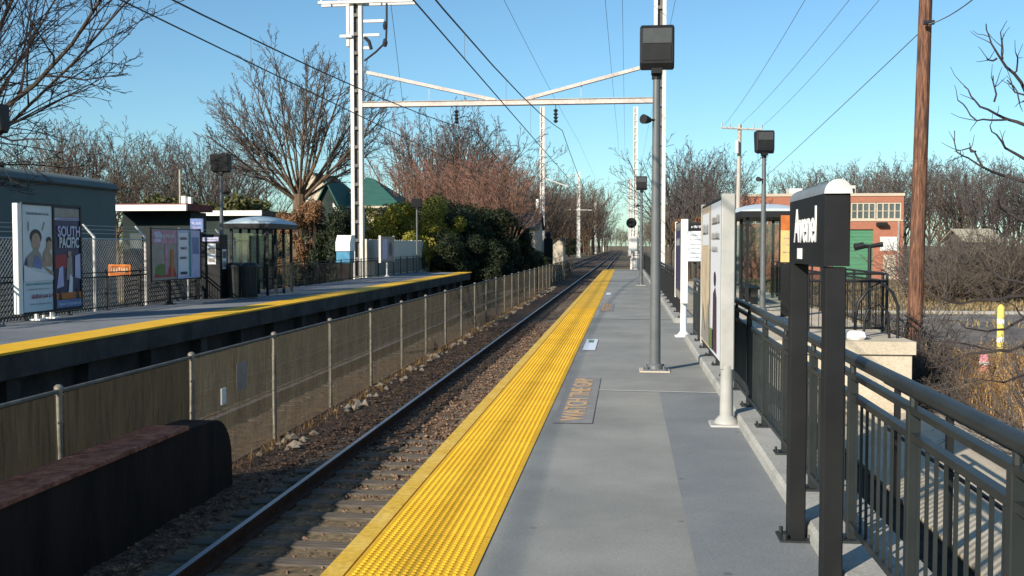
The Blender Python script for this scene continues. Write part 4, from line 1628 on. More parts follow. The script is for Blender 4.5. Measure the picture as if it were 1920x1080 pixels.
bx(t, 'roof', 'brownroof', (A.x - .08, B.x + .2, 61.751, 70.1, A.z + .01, B.z + .01))
bx(t, 'window', 'window', (A.x + .6, A.x + 1.5, 62.14, 62.197, .2, 1.6), (B.x - 2.0, B.x - 1.0, 62.14, 62.197, .2, 1.6))

# pale pole behind the low building
b = MB()
A = at(338, 378, 70)
b.tube([(A.x, 70, Z_G), (A.x, 70, at(338, 318, 70).z)], [.11, .08], 8)
tag(b.build('service_pole', M['tanroof'], None), 'thin pale service pole rising behind the low dark building', 'pole')


def gable_house(name, label, x0, x1, y0, y1, ze, zr, wall, roof, axis='x', win=()):
    """ridge along axis"""
    t = thing(name, label, 'house', ((x0 + x1) / 2, y0, Z_G))
    b = MB()
    if axis == 'x':
        ym = (y0 + y1) / 2
        b.loft([[(x, y0, Z_G), (x, y1, Z_G), (x, y1, ze), (x, ym, zr - .1), (x, y0, ze)] for x in (x0, x1)])
        b.build('wall', M[wall], t)
        b = MB()
        o_ = .35
        sl = (zr - ze) / (ym - y0)
        for s, ya_ in ((1, y0 - o_), (-1, y1 + o_)):
            b.loft([[(x, ya_, ze - sl * o_), (x, ym, zr), (x, ym, zr + .14), (x, ya_, ze - sl * o_ + .14)] for x in (x0 - .3, x1 + .3)])
        b.build('roof', M[roof], t)
    else:
        xm = (x0 + x1) / 2
        b.loft([[(x0, y, Z_G), (x1, y, Z_G), (x1, y, ze), (xm, y, zr - .1), (x0, y, ze)] for y in (y0, y1)])
        b.build('wall', M[wall], t)
        b = MB()
        o_ = .35
        sl = (zr - ze) / (xm - x0)
        for xa_ in (x0 - o_, x1 + o_):
            b.loft([[(xa_, y, ze - sl * o_), (xm, y, zr), (xm, y, zr + .14), (xa_, y, ze - sl * o_ + .14)] for y in (y0 - .3, y1 + .3)])
        b.build('roof', M[roof], t)
    for (a0, a1, c0, c1) in win:
        b = MB()
        b.box(a0, a1, y0 - .05, y0 - .003, c0, c1)
        f = b.build('window', M['white'], t)
        b = MB()
        b.box(a0 + .08, a1 - .08, y0 - .065, y0 - .052, c0 + .08, c1 - .08)
        b.build('pane', M['window'], f)
    return t


# cream gable behind big tree
A, B = at(572, 350, 112), at(612, 316, 112)
gable_house('tall_house', 'tall cream gabled house showing behind the big bare tree', A.x - 1.0, B.x, 112, 122, A.z + .1, B.z - .5, 'cream', 'brownroof', 'y', ((A.x - .2, A.x + .5, A.z - 1.6, A.z - .4),))
# green roofed house
A, B = at(598, 385, 80), at(762, 385, 80)
zr = at(640, 338, 84).z
gh = thing('green_roof_house', 'house with a teal green roof behind the near left mast', 'house', (A.x + 5, 80, Z_G))
ze = at(700, 386, 80).z
hx0, hx1 = A.x + 1.6, at(752, 385, 80).x
b = MB()
b.box(hx0, hx1 - .4, 80.4, 90, Z_G - .05, ze)
b.build('wall', M['cream'], gh)
b = MB()
hr0, hr1 = hx0 + 1.0, at(700, 350, 85).x
b.poly([(hx0, 80, ze), (hx1, 80, ze), (hr1, 85, zr + .2), (hr0, 85, zr + .3)])
b.poly([(hx1, 80, ze), (hx1, 90, ze), (hr1, 85, zr + .2)])
b.poly([(hx0, 90, ze), (hx0, 80, ze), (hr0, 85, zr + .3)])
b.poly([(hx1, 90, ze), (hx0, 90, ze), (hr0, 85, zr + .3), (hr1, 85, zr + .2)])
b.poly([(hx0, 80, ze), (hx0, 90, ze), (hx1, 90, ze), (hx1, 80, ze)])
b.build('roof', M['greenroof'], gh)
b = MB()
b.box(hx0, hx1, 79.95, 80.05, ze - .18, ze - .003)
b.build('eave_board', M['cream'], gh)
gx0, gx1 = A.x + .3, A.x + 2.3
b = MB()
zz0, zz1 = at(600, 398, 78).z, at(620, 345, 78).z
b.loft([[(gx0, y, Z_G), (gx1, y, Z_G), (gx1, y, zz0), ((gx0 + gx1) / 2, y, zz1), (gx0, y, zz0)] for y in (78, 83)])
b.build('gable_wing', M['dkgreen'], gh)
b = MB()
b.loft([[(gx1 + .3, y, zz0 - .3), ((gx0 + gx1) / 2, y, zz1 + .05), ((gx0 + gx1) / 2, y, zz1 + .25), (gx1 + .3, y, zz0 - .1)] for y in (77.7, 83)])
b.loft([[(gx0 - .3, y, zz0 - .3), ((gx0 + gx1) / 2, y, zz1 + .05), ((gx0 + gx1) / 2, y, zz1 + .25), (gx0 - .3, y, zz0 - .1)] for y in (77.7, 83)])
b.build('wing_roof', M['greenroof'], gh)
b = MB()
p0, p1 = at(624, 380, 77.5), at(640, 400, 77.5)
b.loft([[p0, p0 + Vector((.0, 0, -.35)), p1 + Vector((0, 0, -.35)), p1], [q + Vector((0, .1, 0)) for q in (p0, p0 + Vector((.0, 0, -.35)), p1 + Vector((0, 0, -.35)), p1)]])
b.build('white_trim', M['white'], gh)
# cream house beyond hedge
A, B = at(962, 500, 132), at(1008, 408, 132)
gable_house('cream_house', 'low cream house half hidden by the dark hedge', A.x, B.x, 132, 140, B.z - 1.4, B.z + .6, 'cream', 'brownroof', 'x', ((A.x + .8, A.x + 1.5, B.z - 3, B.z - 2),))
gable_house('small_house', 'small cream outbuilding right of the second left mast', at(1036, 440, 160).x, at(1056, 440, 160).x, 160, 166, at(1040, 456, 160).z, at(1040, 447, 160).z, 'cream', 'brownroof', 'y')

# red brick building
YB = 95.0
A, B = at(1383, 515, YB), at(1695, 362, YB)
t = thing('brick_building', 'red brick industrial building with white coping and green roller door', 'building', (A.x, YB, Z_G))
xs_ = at(1562, 400, YB).x
zc_ = B.z
z1, z0 = at(1690, 379, YB).z, at(1690, 412, YB).z
xw0, xw1 = at(1500, 400, YB).x, at(1691, 400, YB).x
dz0, dz1, dx0, dx1 = Z_G, at(1600, 430, YB).z, at(1560, 470, YB).x, at(1637, 470, YB).x
b = MB()
b.box(A.x, xw0, YB + .0, YB + 18, Z_G - .05, zc_ - .25)
b.box(xw0, dx0, YB, YB + 18, Z_G - .05, z0)
b.box(dx0, dx1, YB, YB + 18, dz1, z0)
b.box(dx1, B.x, YB, YB + 18, Z_G - .05, z0)
b.box(dx0, dx1, YB + .35, YB + 18, Z_G - .05, dz1)
b.box(xw0, xw1, YB + .35, YB + 18, z0, z1)
b.box(xw1, B.x, YB, YB + 18, z0, z1)
b.box(xw0, B.x, YB, YB + 18, z1, zc_ - .25)
b.build('wall', M['brick'], t)
bx(t, 'coping', 'cream', (A.x - .08, B.x + .08, YB - .08, YB + 18, zc_ - .249, zc_))
wp = (xw1 - xw0) / 4
for k in range(4):
    xa_ = xw0 + k * wp
    b = MB()
    b.box(xa_ + .03, xa_ + wp - .03, YB + .06, YB + .12, z0 + .001, z0 + .14)
    b.box(xa_ + .03, xa_ + wp - .03, YB + .06, YB + .12, z1 - .14, z1 - .001)
    for j in range(5):
        xx = xa_ + .03 + (wp - .18) * j / 4
        b.box(xx, xx + .12, YB + .055, YB + .118, z0 + .14, z1 - .14)
    b.box(xa_ + .03, xa_ + wp - .03, YB + .05, YB + .1, (z0 + z1) / 2 - .03, (z0 + z1) / 2 + .03)
    f = b.build('window', M['cream'], t)
    bx(f, 'pane', 'window', (xa_ + .03, xa_ + wp - .03, YB + .15, YB + .2, z0 + .01, z1 - .01))
bx(t, 'window_sill', 'cream', (xw0, xw1 + .1, YB - .06, YB + .05, z0 - .12, z0 - .001))
dr = bx(t, 'roller_door', 'greendoor', *[(dx0 + .001, dx1 - .001, YB + .16 + (.02 if k % 2 else 0), YB + .3, Z_G + (dz1 - Z_G) * k / 14, Z_G + (dz1 - Z_G) * (k + 1) / 14 - .012) for k in range(14)])
nx0, nx1 = at(1650, 460, YB).x, at(1682, 460, YB).x
bx(t, 'notice', 'rubble', (nx0, nx1, YB - .05, YB - .003, at(1660, 470, YB).z, at(1660, 444, YB).z))
b = MB()
P = at(1652, 420, YB)
b.bbox(P.x - .45, P.x + .45, YB - .6, YB - .003, P.z - .18, P.z + .15, .05)
b.build('wall_lamp', M['black'], t)
bx(t, 'wall_vent', 'black', (at(1640, 345, YB).x - .3 - 1.8, at(1640, 345, YB).x - 1.5, YB + 1, YB + 1.6, zc_, zc_ + .5))
bx(t, 'door', 'cream', (nx0 + .3, nx1 - .1, YB - .04, YB - .003, Z_G, at(1660, 478, YB).z))
for k, px_ in enumerate((1402, 1428, 1462)):
    P = at(px_, 400, YB)
    f = bx(t, 'window', 'cream', (P.x - .6, P.x + .6, YB - .05, YB - .003, P.z - 1.0, P.z + .25))
    bx(f, 'pane', 'window', (P.x - .5, P.x + .5, YB - .065, YB - .052, P.z - .92, P.z + .17))
bx(t, 'downpipe', 'curb', (B.x - .5, B.x - .36, YB - .12, YB - .003, Z_G, z0 - .13))
bx(t, 'roof_duct', 'galv', (A.x + 5.2, A.x + 6.4, YB + 4, YB + 6, zc_ - .02, zc_ + .7), (A.x + 11.0, A.x + 11.5, YB + 5, YB + 5.5, zc_ - .02, zc_ + 1.0))
# T shaped black post before the roller door
t = thing('lamp_standard', 'black T shaped lamp standard in front of the green roller door', 'lamp', (at(1630, 520, 40).x, 40, Z_G))
P0, P1 = at(1630, 520, 40), at(1629, 462, 40)
b = MB()
b.tube([(P0.x, 40, Z_G), (P0.x, 40, P1.z)], .07, 8)
b.build('pole', M['black'], t)
A, B = at(1602, 461, 40), at(1655, 458, 40)
b = MB()
b.tube([A, Vector((P0.x, 40, P1.z)), B], [.10, .07, .10], 8)
b.tube([A + Vector((0, 0, -.06)), A + Vector((.35, 0, .02))], .13, 8)
b.build('arms', M['black'], t)

# house and vehicles across the lot
A, B = at(1800, 447, 88), at(1862, 424, 88)
gable_house('tan_house', 'low house with a tan roof beyond the parking lot', A.x + .6, B.x + .6, 88.5, 94, A.z - .2, B.z - .3, 'brownroof', 'tanroof', 'x', ((A.x + 1, A.x + 2.2, 0, 1.4),))


def car(name, label, m, loc, rz, group):
    t = thing(name, label, 'car', (0, 0, 0), group)
    b = MB()
    side = [(-2.15, .30), (-2.2, .62), (-2.05, .82), (-1.1, .92), (1.35, .98), (2.05, .95), (2.2, .7), (2.15, .30)]
    rings = []
    for y, k in ((-.88, .97), (-.80, 1.0), (.80, 1.0), (.88, .97)):
        rings.append([(p[0] * k, y, .3 + (p[1] - .3) * (k if k == 1 else .96)) for p in side])
    b.loft(rings)
    cab = [(-1.05, .93), (-.35, 1.42), (.95, 1.45), (1.6, .98)]
    b.loft([[(p[0], y * (1 if p[1] < 1.1 else .84), p[1]) for p in cab] for y in (-.76, .76)])
    b.build('body', M[m], t)
    b = MB()
    for s in (-1, 1):
        b.poly([(p[0], s * (.775 if p[1] < 1.1 else .665), p[1]) for p in ((-.85, 1.0), (-.32, 1.36), (.88, 1.38), (1.35, 1.02))])
    b.poly([(-1.02, -.66, .97), (-1.02, .66, .97), (-.40, .58, 1.40), (-.40, -.58, 1.40)])
    b.build('windows', M['window'], t)
    for sx in (-1.35, 1.35):
        for sy in (-1, 1):
            b = MB()
            b.cyl((sx, sy * .72, .32), (sx, sy * .90, .32), .32, n=16)
            wv = b.build('wheel', M['tyre'], t)
            b = MB()
            b.cyl((sx, sy * .901, .32), (sx, sy * .915, .32), .19, n=12)
            b.build('rim', M['rim'], wv)
    for s in (-1, 1):
        b = MB()
        b.box(-2.2, -2.14, s * .62 - .14, s * .62 + .14, .62, .76)
        b.build('headlight', M['white'], t)
        b = MB()
        b.box(2.14, 2.2, s * .65 - .13, s * .65 + .13, .7, .85)
        b.build('tail_light', M['p_red'], t)
    t.location = loc
    t.rotation_euler.z = rz
    return t


car('parked_car', 'dark navy car parked beyond the lot behind the wooden pole', 'car_navy', (at(1764, 535, 74).x, 74, Z_G), .25, 'cars parked beyond the lot')
car('parked_car', 'red car parked in front of the tan roofed house', 'car_red', (at(1836, 500, 104).x, 104, Z_G), -.5, 'cars parked beyond the lot')

# yellow bollard and pink hydrant-like post
P = at(1875, 672, 26)
t = thing('bollard', 'yellow banded bollard standing in the dry grass at right', 'bollard', (P.x, 26, Z_G))
b = MB()
b.tube([(P.x, 26, Z_G), (P.x, 26, .10), (P.x, 26, .17)], [.085, .085, .03], 12)
b.build('post', M['boll_y'], t, True)
for z in (-.75, -.3):
    b = MB()
    b.cyl((P.x, 26, z), (P.x, 26, z + .12), .088, n=12)
    b.build('band', M['white'], t)
P = at(1845, 700, 22)
t = thing('bollard', 'short faded pink post standing left of the yellow bollard', 'bollard', (P.x, 22, Z_G))
b = MB()
b.tube([(P.x, 22, Z_G), (P.x, 22, -.70), (P.x, 22, -.64)], [.095, .095, .05], 14)
b.build('post', M['pink'], t, True)
b = MB()
b.cyl((P.x, 22, -.86), (P.x, 22, -.80), .10, n=12)
b.build('band', M['white'], t)


# ------------------------------------------------------------------ trees
def rot_away(d, ang, az):
    u = d.orthogonal().normalized()
    v = d.cross(u)
    s = (u * math.cos(az) + v * math.sin(az))
    return (d * math.cos(ang) + s * math.sin(ang)).normalized()


def limb(b, p, d, L, r0, r1, nseg, rnd, trop, wob, sides):
    pts, rr, dirs = [p.copy()], [r0], [d.copy()]
    for i in range(nseg):
        d = (d + Vector((rnd.gauss(0, wob), rnd.gauss(0, wob), rnd.gauss(0, wob) + trop))).normalized()
        p = p + d * (L / nseg)
        pts.append(p.copy())
        dirs.append(d.copy())
        rr.append(r0 + (r1 - r0) * (i + 1) / nseg)
    b.tube(pts, rr, sides, False)
    return pts, dirs, rr


def bare_tree(seed, H, th, r0, nmain, amin, amax, kidsn, trop=.10, levels=3, rmin=.012, lead=True, Lk=(.34, .55), low=.55, mk=(.30, .48), dome=False, wob0=.07, k0=.18, ka=(22, 52), fan=None):
    rnd = random.Random(seed)
    T, C_ = MB(), MB()
    pts, dirs, rr = limb(T, Vector((0, 0, 0)), Vector((0, 0, 1)), th, r0, r0 * .72, 5, rnd, .05, .03, 10)
    top = pts[-1]
    mains = []
    for i in range(nmain):
        ang = rad(amin + (amax - amin) * (rnd.random() ** (.7 if dome else 1)))
        az = 2 * math.pi * (i * .382 + rnd.uniform(-.06, .06))
        k = rnd.uniform(low, 1.0)
        base = pts[0].lerp(top, k) if k < .98 else top
        L = (H - base.z) * rnd.uniform(.82, 1.05) / max(.55, math.cos(ang * .8))
        if fan:
            # limbs spread evenly all round the sides of the crown
            fa = rad(-fan + 2 * fan * (i + rnd.uniform(.2, .8)) / nmain)
            lean = rnd.uniform(-.75, .75)
            dv = Vector((math.sin(fa), lean * math.cos(fa * .8), math.cos(fa))).normalized()
            L = (H - base.z) * rnd.uniform(.9, 1.03) * (1 - .20 * (abs(fa) / rad(55)) ** 2)
            mains.append((base, dv, L, r0 * rnd.uniform(*mk)))
            continue
        if dome:
            L = (H - base.z) * rnd.uniform(.86, 1.03) * (1 - .22 * (ang / rad(50)) ** 2)
        mains.append((base, rot_away(Vector((0, 0, 1)), ang, az), L, r0 * rnd.uniform(*mk)))
    if lead:
        mains.append((top, Vector((rnd.uniform(-.1, .1), rnd.uniform(-.1, .1), 1)).normalized(), H - th, r0 * .6))

    def rec(p, d, L, r, lv):
        tgt = T if lv == 0 else C_
        sides = 6 if lv == 0 else (4 if lv == 1 else 3)
        nseg = 7 if lv == 0 else (4 if lv == 1 else (3 if lv == 2 else 2))
        re = max(rmin, r * .22)
        P, D, RR = limb(tgt, p, d, L, r, re, nseg, rnd, trop * (1 if lv < 2 else .6), wob0 + .03 * lv, sides)
        if lv >= levels:
            return
        n = kidsn[lv]
        for k in range(n):
            s = (k0 if lv == 0 else .18) + (1 - (k0 if lv == 0 else .18)) * (k + rnd.random()) / n
            f = s * nseg
            i = min(int(f), nseg - 1)
            q = P[i].lerp(P[i + 1], f - i)
            dd = D[i + 1]
            nd = rot_away(dd, rad(rnd.uniform(*ka)), rnd.uniform(0, 6.283))
            LL = L * rnd.uniform(*Lk) * (1.15 - .6 * s)
            rec(q, nd, LL, max(rmin, RR[i] * .55), lv + 1)
    for m_ in mains:
        rec(*m_, 0)
    return T, C_


def tree_proto(T, C_, trunk_m, twig_m):
    return (T.mesh('trunk', M[trunk_m]), C_.mesh('crown', M[twig_m]))


def place_tree(proto, loc, s=1.0, rz=0.0, label='', group=None, name='bare_tree', sz=None, cat='tree'):
    t = thing(name, label, cat, loc, group)
    t.scale = (s, s, sz or s)
    t.rotation_euler.z = rz
    a = link('trunk', proto[0], t)
    c = link('crown', proto[1], t)
    return t


# the big tree with the fan of limbs
T, C_ = bare_tree(8, 15.0, 6.2, .52, 27, 3, 66, (16, 9, 5), trop=.03, levels=3, rmin=.0095, Lk=(.20, .36), low=.88, mk=(.12, .22), wob0=.04, lead=False, k0=.28, ka=(16, 44), fan=60)
big = tree_proto(T, C_, 'bark_warm', 'twig_fan')
P = at(552, 515, 60)
place_tree(big, (P.x + .1, 60, Z_G), 1.0, .25, 'big bare tree with a wide fan of limbs behind the far shelter')

# tree leaning in from the left edge
T, C_ = bare_tree(23, 13.5, 3.8, .36, 15, 20, 66, (13, 8, 5), trop=.03, levels=3, rmin=.009, Lk=(.26, .44), low=.6, mk=(.16, .28))
lt = tree_proto(T, C_, 'bark', 'twig_dark')
place_tree(lt, (ax(-250, -20.5), 0, 0) if False else (-21.0, ax(-235, -21.0), Z_G), 1.0, 2.2, 'dark bare tree whose branches reach in from the left edge')

# generic wood trees
protos = {}
for k, sd_ in enumerate((101, 102, 103, 104)):
    T, C_ = bare_tree(sd_, 13.0, 4.4, .22, 9, 12, 48, (7, 5, 4), trop=.06, levels=3, rmin=.016, Lk=(.3, .48), low=.55)
    protos['grey%d' % k] = tree_proto(T, C_, 'bark', 'twig')
    a, c = protos['grey%d' % k]
    for tag_, tm, cm in (('tan', 'bark_warm', 'twig_tan'), ('red', 'bark_warm', 'twig_red')):
        a2, c2 = a.copy(), c.copy()
        a2.materials[0] = M[tm]
        c2.materials[0] = M[cm]
        protos['%s%d' % (tag_, k)] = (a2, c2)


def wood(n, px0, px1, Y0, Y1, ytop, kinds, label, group, seed, spread=12, shape=None):
    rnd = random.Random(seed)
    for i in range(n):
        px_ = px0 + (px1 - px0) * (i + rnd.uniform(.1, .9)) / n
        Y = rnd.uniform(Y0, Y1)
        yt = (shape(px_) if shape else ytop) + rnd.uniform(-.4, 1) * spread
        P = at(px_, 460, Y)
        H = at(px_, yt, Y).z - Z_G
        s = H / 13.3
        place_tree(protos['%s%d' % (rnd.choice(kinds), rnd.randrange(4))], (P.x, Y, Z_G), s * rnd.uniform(.85, 1.05), rnd.uniform(0, 6.28), label, group, sz=s)


wood(23, -60, 500, 84, 125, 262, ('grey', 'grey', 'tan'), 'bare grey tree in the wood behind the teal and low buildings', 'trees in the left wood', 1, 22, lambda x: 268 + 26 * math.sin(x / 42 + 1.2) + max(0, x - 330) * .22)
wood(42, 1470, 2060, 122, 175, 318, ('grey', 'grey', 'tan'), 'bare tree in the purple grey wood behind the brick building', 'trees in the right wood', 2, 16, lambda x: 330 if x < 1600 else 314)
wood(3, 795, 905, 96, 104, 222, ('grey',), 'tall grey bare tree above the reddish trees left of centre', 'tall grey trees left of centre', 3, 14)
wood(9, 772, 965, 84, 100, 298, ('red',), 'reddish twiggy tree rising behind the dark hedge', 'reddish trees behind the hedge', 4, 22)


def tree_row(n, X0, X1, Y0, Y1, h0, h1, kinds, label, group, seed):
    rnd = random.Random(seed)
    for i in range(n):
        Y = Y0 + (Y1 - Y0) * ((i + rnd.random()) / n) ** 1.4
        h = rnd.uniform(h0, h1)
        place_tree(protos['%s%d' % (rnd.choice(kinds), rnd.randrange(4))], (rnd.uniform(X0, X1), Y, Z_G), h / 13.3 * rnd.uniform(.85, 1.0), rnd.uniform(0, 6.28), label, group, sz=h / 13.3)


tree_row(40, -25, -16.5, 112, 420, 13, 17.5, ('tan', 'grey', 'tan', 'red'), 'bare tree lining the left side of the track cutting', 'trees lining the cutting on the left', 6)
tree_row(30, -19, -14.2, 190, 520, 14, 19, ('tan', 'grey', 'tan'), 'bare tree lining the left side of the track cutting', 'trees lining the cutting on the left', 16)
wood(10, 1098, 1140, 300, 480, 350, ('tan', 'grey'), 'small far bare tree near the vanishing point, left of the tracks', 'far trees left of the vanishing point', 7, 26, lambda x: 330 + (x - 1098) * 2.0)
wood(12, 1135, 1222, 520, 700, 428, ('tan', 'grey'), 'tiny pale tree closing the view where the tracks vanish', 'trees at the vanishing point', 8, 12)
wood(8, 1250, 1372, 84, 112, 300, ('grey', 'tan'), 'bare tree between the nearest lamp post and the far utility pole', 'trees right of the lamp post', 9, 22, lambda x: 282 + abs(x - 1300) * .35)
tree_row(16, 6.5, 12, 120, 420, 9, 13.5, ('tan', 'grey'), 'small bare tree beside the right side of the tracks, behind the lamp post', 'trees right of the tracks', 10)


# ------------------------------------------------------------------ shrubs with leaves
def leafy(seed, rx, ry, h, n, leaf, blobs=26, stem_m='bark'):
    rnd = random.Random(seed)
    L, St = MB(), MB()
    cs = []
    for i in range(blobs):
        a = rnd.uniform(0, 6.283)
        q = math.sqrt(rnd.random())
        z = h * (.12 + .80 * rnd.random())
        k = math.sqrt(max(.05, 1 - ((z / h - .42) / .68) ** 2))
        cs.append((Vector((rx * q * k * math.cos(a), ry * q * k * math.sin(a), z)), rnd.uniform(.16, .34) * min(rx, h)))
    for c, r in cs:
        base = Vector((c.x * .2, c.y * .2, 0))
        mid = base.lerp(c, .5) + Vector((0, 0, .1 * h))
        St.tube([base, mid, c], [.035, .025, .01], 4, False)
    for i in range(n):
        c, r = rnd.choice(cs)
        d = Vector((rnd.gauss(0, 1), rnd.gauss(0, 1), rnd.gauss(.15, 1))).normalized()
        p = c + d * r * rnd.uniform(.55, 1.12)
        if p.z < .02:
            continue
        nn = (d + Vector((rnd.gauss(0, .7), rnd.gauss(0, .7), rnd.gauss(0, .7)))).normalized()
        u = nn.orthogonal().normalized()
        u = rot_away(u, 0, 0) if False else u
        v = nn.cross(u)
        a = rnd.uniform(0, 6.283)
        u, v = u * math.cos(a) + v * math.sin(a), v * math.cos(a) - u * math.sin(a)
        s = leaf * rnd.uniform(.6, 1.3)
        L.quad(p - u * s, p + v * s * .5, p + u * s, p - v * s * .5)
    return St, L


def bush_proto(seed, rx, ry, h, n, leaf, lm, stem='bark'):
    St, L = leafy(seed, rx, ry, h, n, leaf)
    return (St.mesh('stems', M[stem]), L.mesh('foliage', M[lm]))


def place_bush(proto, loc, s, rz, label, group=None, name='shrub', sz=None):
    t = thing(name, label, 'shrub', loc, group)
    t.scale = (s, s, sz or s)
    t.rotation_euler.z = rz
    link('stems', proto[0], t)
    link('foliage', proto[1], t)
    return t


yew = bush_proto(31, 1.9, 1.9, 4.6, 20000, .075, 'yew')
dark = bush_proto(32, 2.6, 2.6, 4.4, 22000, .09, 'hedge')
oli = bush_proto(33, 2.2, 2.2, 3.6, 6000, .13, 'olive')
vin = bush_proto(34, 1.4, 1.4, 4.4, 11000, .07, 'vine')
for i, (px_, Y, yt, lab) in enumerate(((725, 67, 392, 'sunlit yellow green evergreen bush behind the pale fence, leftmost of three'), (772, 68, 374, 'sunlit yellow green evergreen bush behind the pale fence, tallest of three'), (818, 71, 392, 'sunlit yellow green evergreen bush behind the pale fence, rightmost of three'))):
    P = at(px_, 460, Y)
    s = (at(px_, yt, Y).z - Z_G) / 4.6
    place_bush(yew, (P.x, Y, Z_G), s * 1.0, i * 2.1, lab, 'evergreen bushes behind the pale fence', 'evergreen_bush', s)
for i, (px_, Y, yt) in enumerate(((800, 78, 385), (842, 74, 398), (872, 77, 392), (900, 80, 404), (915, 88, 410), (935, 92, 424), (955, 98, 446), (975, 106, 462), (992, 112, 474), (1003, 120, 482), (860, 68, 440), (885, 70, 452), (905, 76, 455), (930, 84, 460))):
    P = at(px_, 460, Y)
    s = (at(px_, yt, Y).z - Z_G) / 4.2
    place_bush(dark, (P.x, Y, Z_G), max(.75, s) * 1.0, i * 1.7, 'dark overgrown bush in the hedge beside the far track', 'dark bushes of the overgrown hedge', 'hedge_bush', s)
for i, (px_, Y, yt) in enumerate(((345, 74, 372), (375, 76, 376), (410, 75, 372), (445, 78, 378), (480, 80, 384))):
    P = at(px_, 460, Y)
    s = (at(px_, yt, Y).z - Z_G) / 3.6
    place_bush(oli, (P.x, Y, Z_G), s, i * 1.3, 'olive green shrub showing over the roof of the second low building', 'olive shrubs behind the low buildings', 'shrub', s)
for i, (px_, Y, yt, lab) in enumerate(((583, 57.5, 372, 'tall rusty brown vine thicket right of the big bare tree trunk'), (548, 60.8, 395, 'rusty brown vine thicket wrapped round the big bare tree trunk'), (612, 58, 395, 'dark brown thicket between the big tree and the near left mast'), (1273, 72, 408, 'orange brown thicket seen right of the nearest lamp post'), (1330, 80, 400, 'brown thicket behind the white information board'))):
    P = at(px_, 460, Y)
    s = (at(px_, yt, Y).z - Z_G) / 4.4
    place_bush(vin if i != 2 else dark, (P.x, Y, Z_G), s * (.75 if i != 3 else .45), i * 1.1, lab, None, 'thicket', s)

for i, (px_, Y, yt) in enumerate(((948, 84, 462), (968, 92, 470), (985, 99, 478), (1000, 106, 484), (925, 78, 470))):
    P = at(px_, 460, Y)
    s = (at(px_, yt, Y).z - Z_G) / 4.4
    place_bush(vin, (P.x, Y, Z_G), s * 1.2, i * 1.9, 'brown scrub at the track side end of the dark hedge', 'brown scrub by the hedge end', 'shrub', s)

# brush in front of the right wood
rnd = random.Random(77)
for i in range(22):
    px_ = 1700 + 260 * i / 21 + rnd.uniform(-6, 6)
    Y = rnd.uniform(76, 102) if i % 2 else rnd.uniform(104, 118)
    P = at(px_, 460, Y)
    s = rnd.uniform(.25, .5)
    place_bush(vin, (P.x, Y, Z_G), s * 1.4, i * 1.3, 'brown brushy shrub at the edge of the right wood', 'brushy shrubs before the right wood', 'shrub', s)


for i in range(18):
    Y = 120 + 260 * (i / 17) ** 1.5 + rnd.uniform(-8, 8)
    P = Vector((rnd.uniform(-21, -15.5), Y, 0))
    s = rnd.uniform(.9, 1.5)
    place_bush(vin if i % 3 else dark, (P.x, Y, Z_G), s * 1.3, i * 1.3, 'brown undergrowth at the foot of the trees along the cutting', 'undergrowth along the cutting', 'shrub', s)
for i, (px_, Y, s) in enumerate(((1762, 62, .22), (1790, 60, .24), (1730, 58, .22), (1835, 70, .28), (1880, 64, .28))):
    P = at(px_, 460, Y)
    place_bush(vin, (P.x, Y, Z_G), s * 1.5, i * 2.3, 'low brown shrub on the grass beyond the parking lot', 'low shrubs beyond the lot', 'shrub', s)


# bare twiggy shrubs round the pole
def twig_shrub(seed, h, n, spread, m):
    rnd = random.Random(seed)
    b = MB()
    for i in range(n):
        d = rot_away(Vector((0, 0, 1)), rad(rnd.uniform(5, spread)), rnd.uniform(0, 6.283))
        p = Vector((rnd.gauss(0, .12), rnd.gauss(0, .12), 0))
        P, D, RR = limb(b, p, d, h * rnd.uniform(.6, 1.1), .016, .006, 5, rnd, -.05, .12, 4)
        for k in range(6):
            j = rnd.randint(1, 4)
            nd = rot_away(D[j], rad(rnd.uniform(25, 70)), rnd.uniform(0, 6.283))
            Q, E_, _ = limb(b, P[j], nd, h * rnd.uniform(.2, .45), .008, .003, 3, rnd, -.06, .18, 3)
            for q in range(2):
                limb(b, Q[2], rot_away(E_[2], rad(rnd.uniform(25, 60)), rnd.uniform(0, 6.283)), h * .18, .005, .003, 2, rnd, -.05, .2, 3)
    return b


ts = [twig_shrub(201, 2.1, 16, 55, None).mesh('stems', M['twig_tan']), twig_shrub(202, 1.8, 16, 65, None).mesh('stems', M['bark']), twig_shrub(203, 2.2, 14, 50, None).mesh('stems', M['twig'])]
for i, (px_, Y, s) in enumerate(((1652, 20.0, .7), (1678, 19.0, .8), (1700, 23.5, 1.0), (1745, 21.0, .8), (1722, 19.4, .85), (1760, 18.6, .6), (1690, 20.5, .95), (1712, 21.6, 1.0), (1735, 20.0, .85), (1668, 22.5, .8), (1755, 22.2, .8), (1704, 19.2, .7), (1725, 18.6, .7), (1780, 20.5, .7))):
    P = at(px_, 700, Y)
    o = link('bare_shrub', ts[i % 3])
    o.location = (P.x, Y, Z_G)
    o.scale = (s, s, s)
    o.rotation_euler.z = i * 1.9
    tag(o, 'leafless tangled shrub round the foot of the brown utility pole', 'shrub', 'leafless shrubs round the pole')
for i, (px_, Y, s) in enumerate(((1790, 17.5, .55), (1812, 18.5, .5), (1900, 17, .6), (1888, 23.5, .6), (1925, 19, .8))):
    P = at(px_, 700, Y)
    o = link('bare_shrub', ts[(i + 1) % 3])
    o.location = (P.x, Y, Z_G)
    o.scale = (s, s, s)
    o.rotation_euler.z = i * 1.3
    tag(o, 'leafless low shrub standing among the tall dry grass at right', 'shrub', 'leafless shrubs in the dry grass')

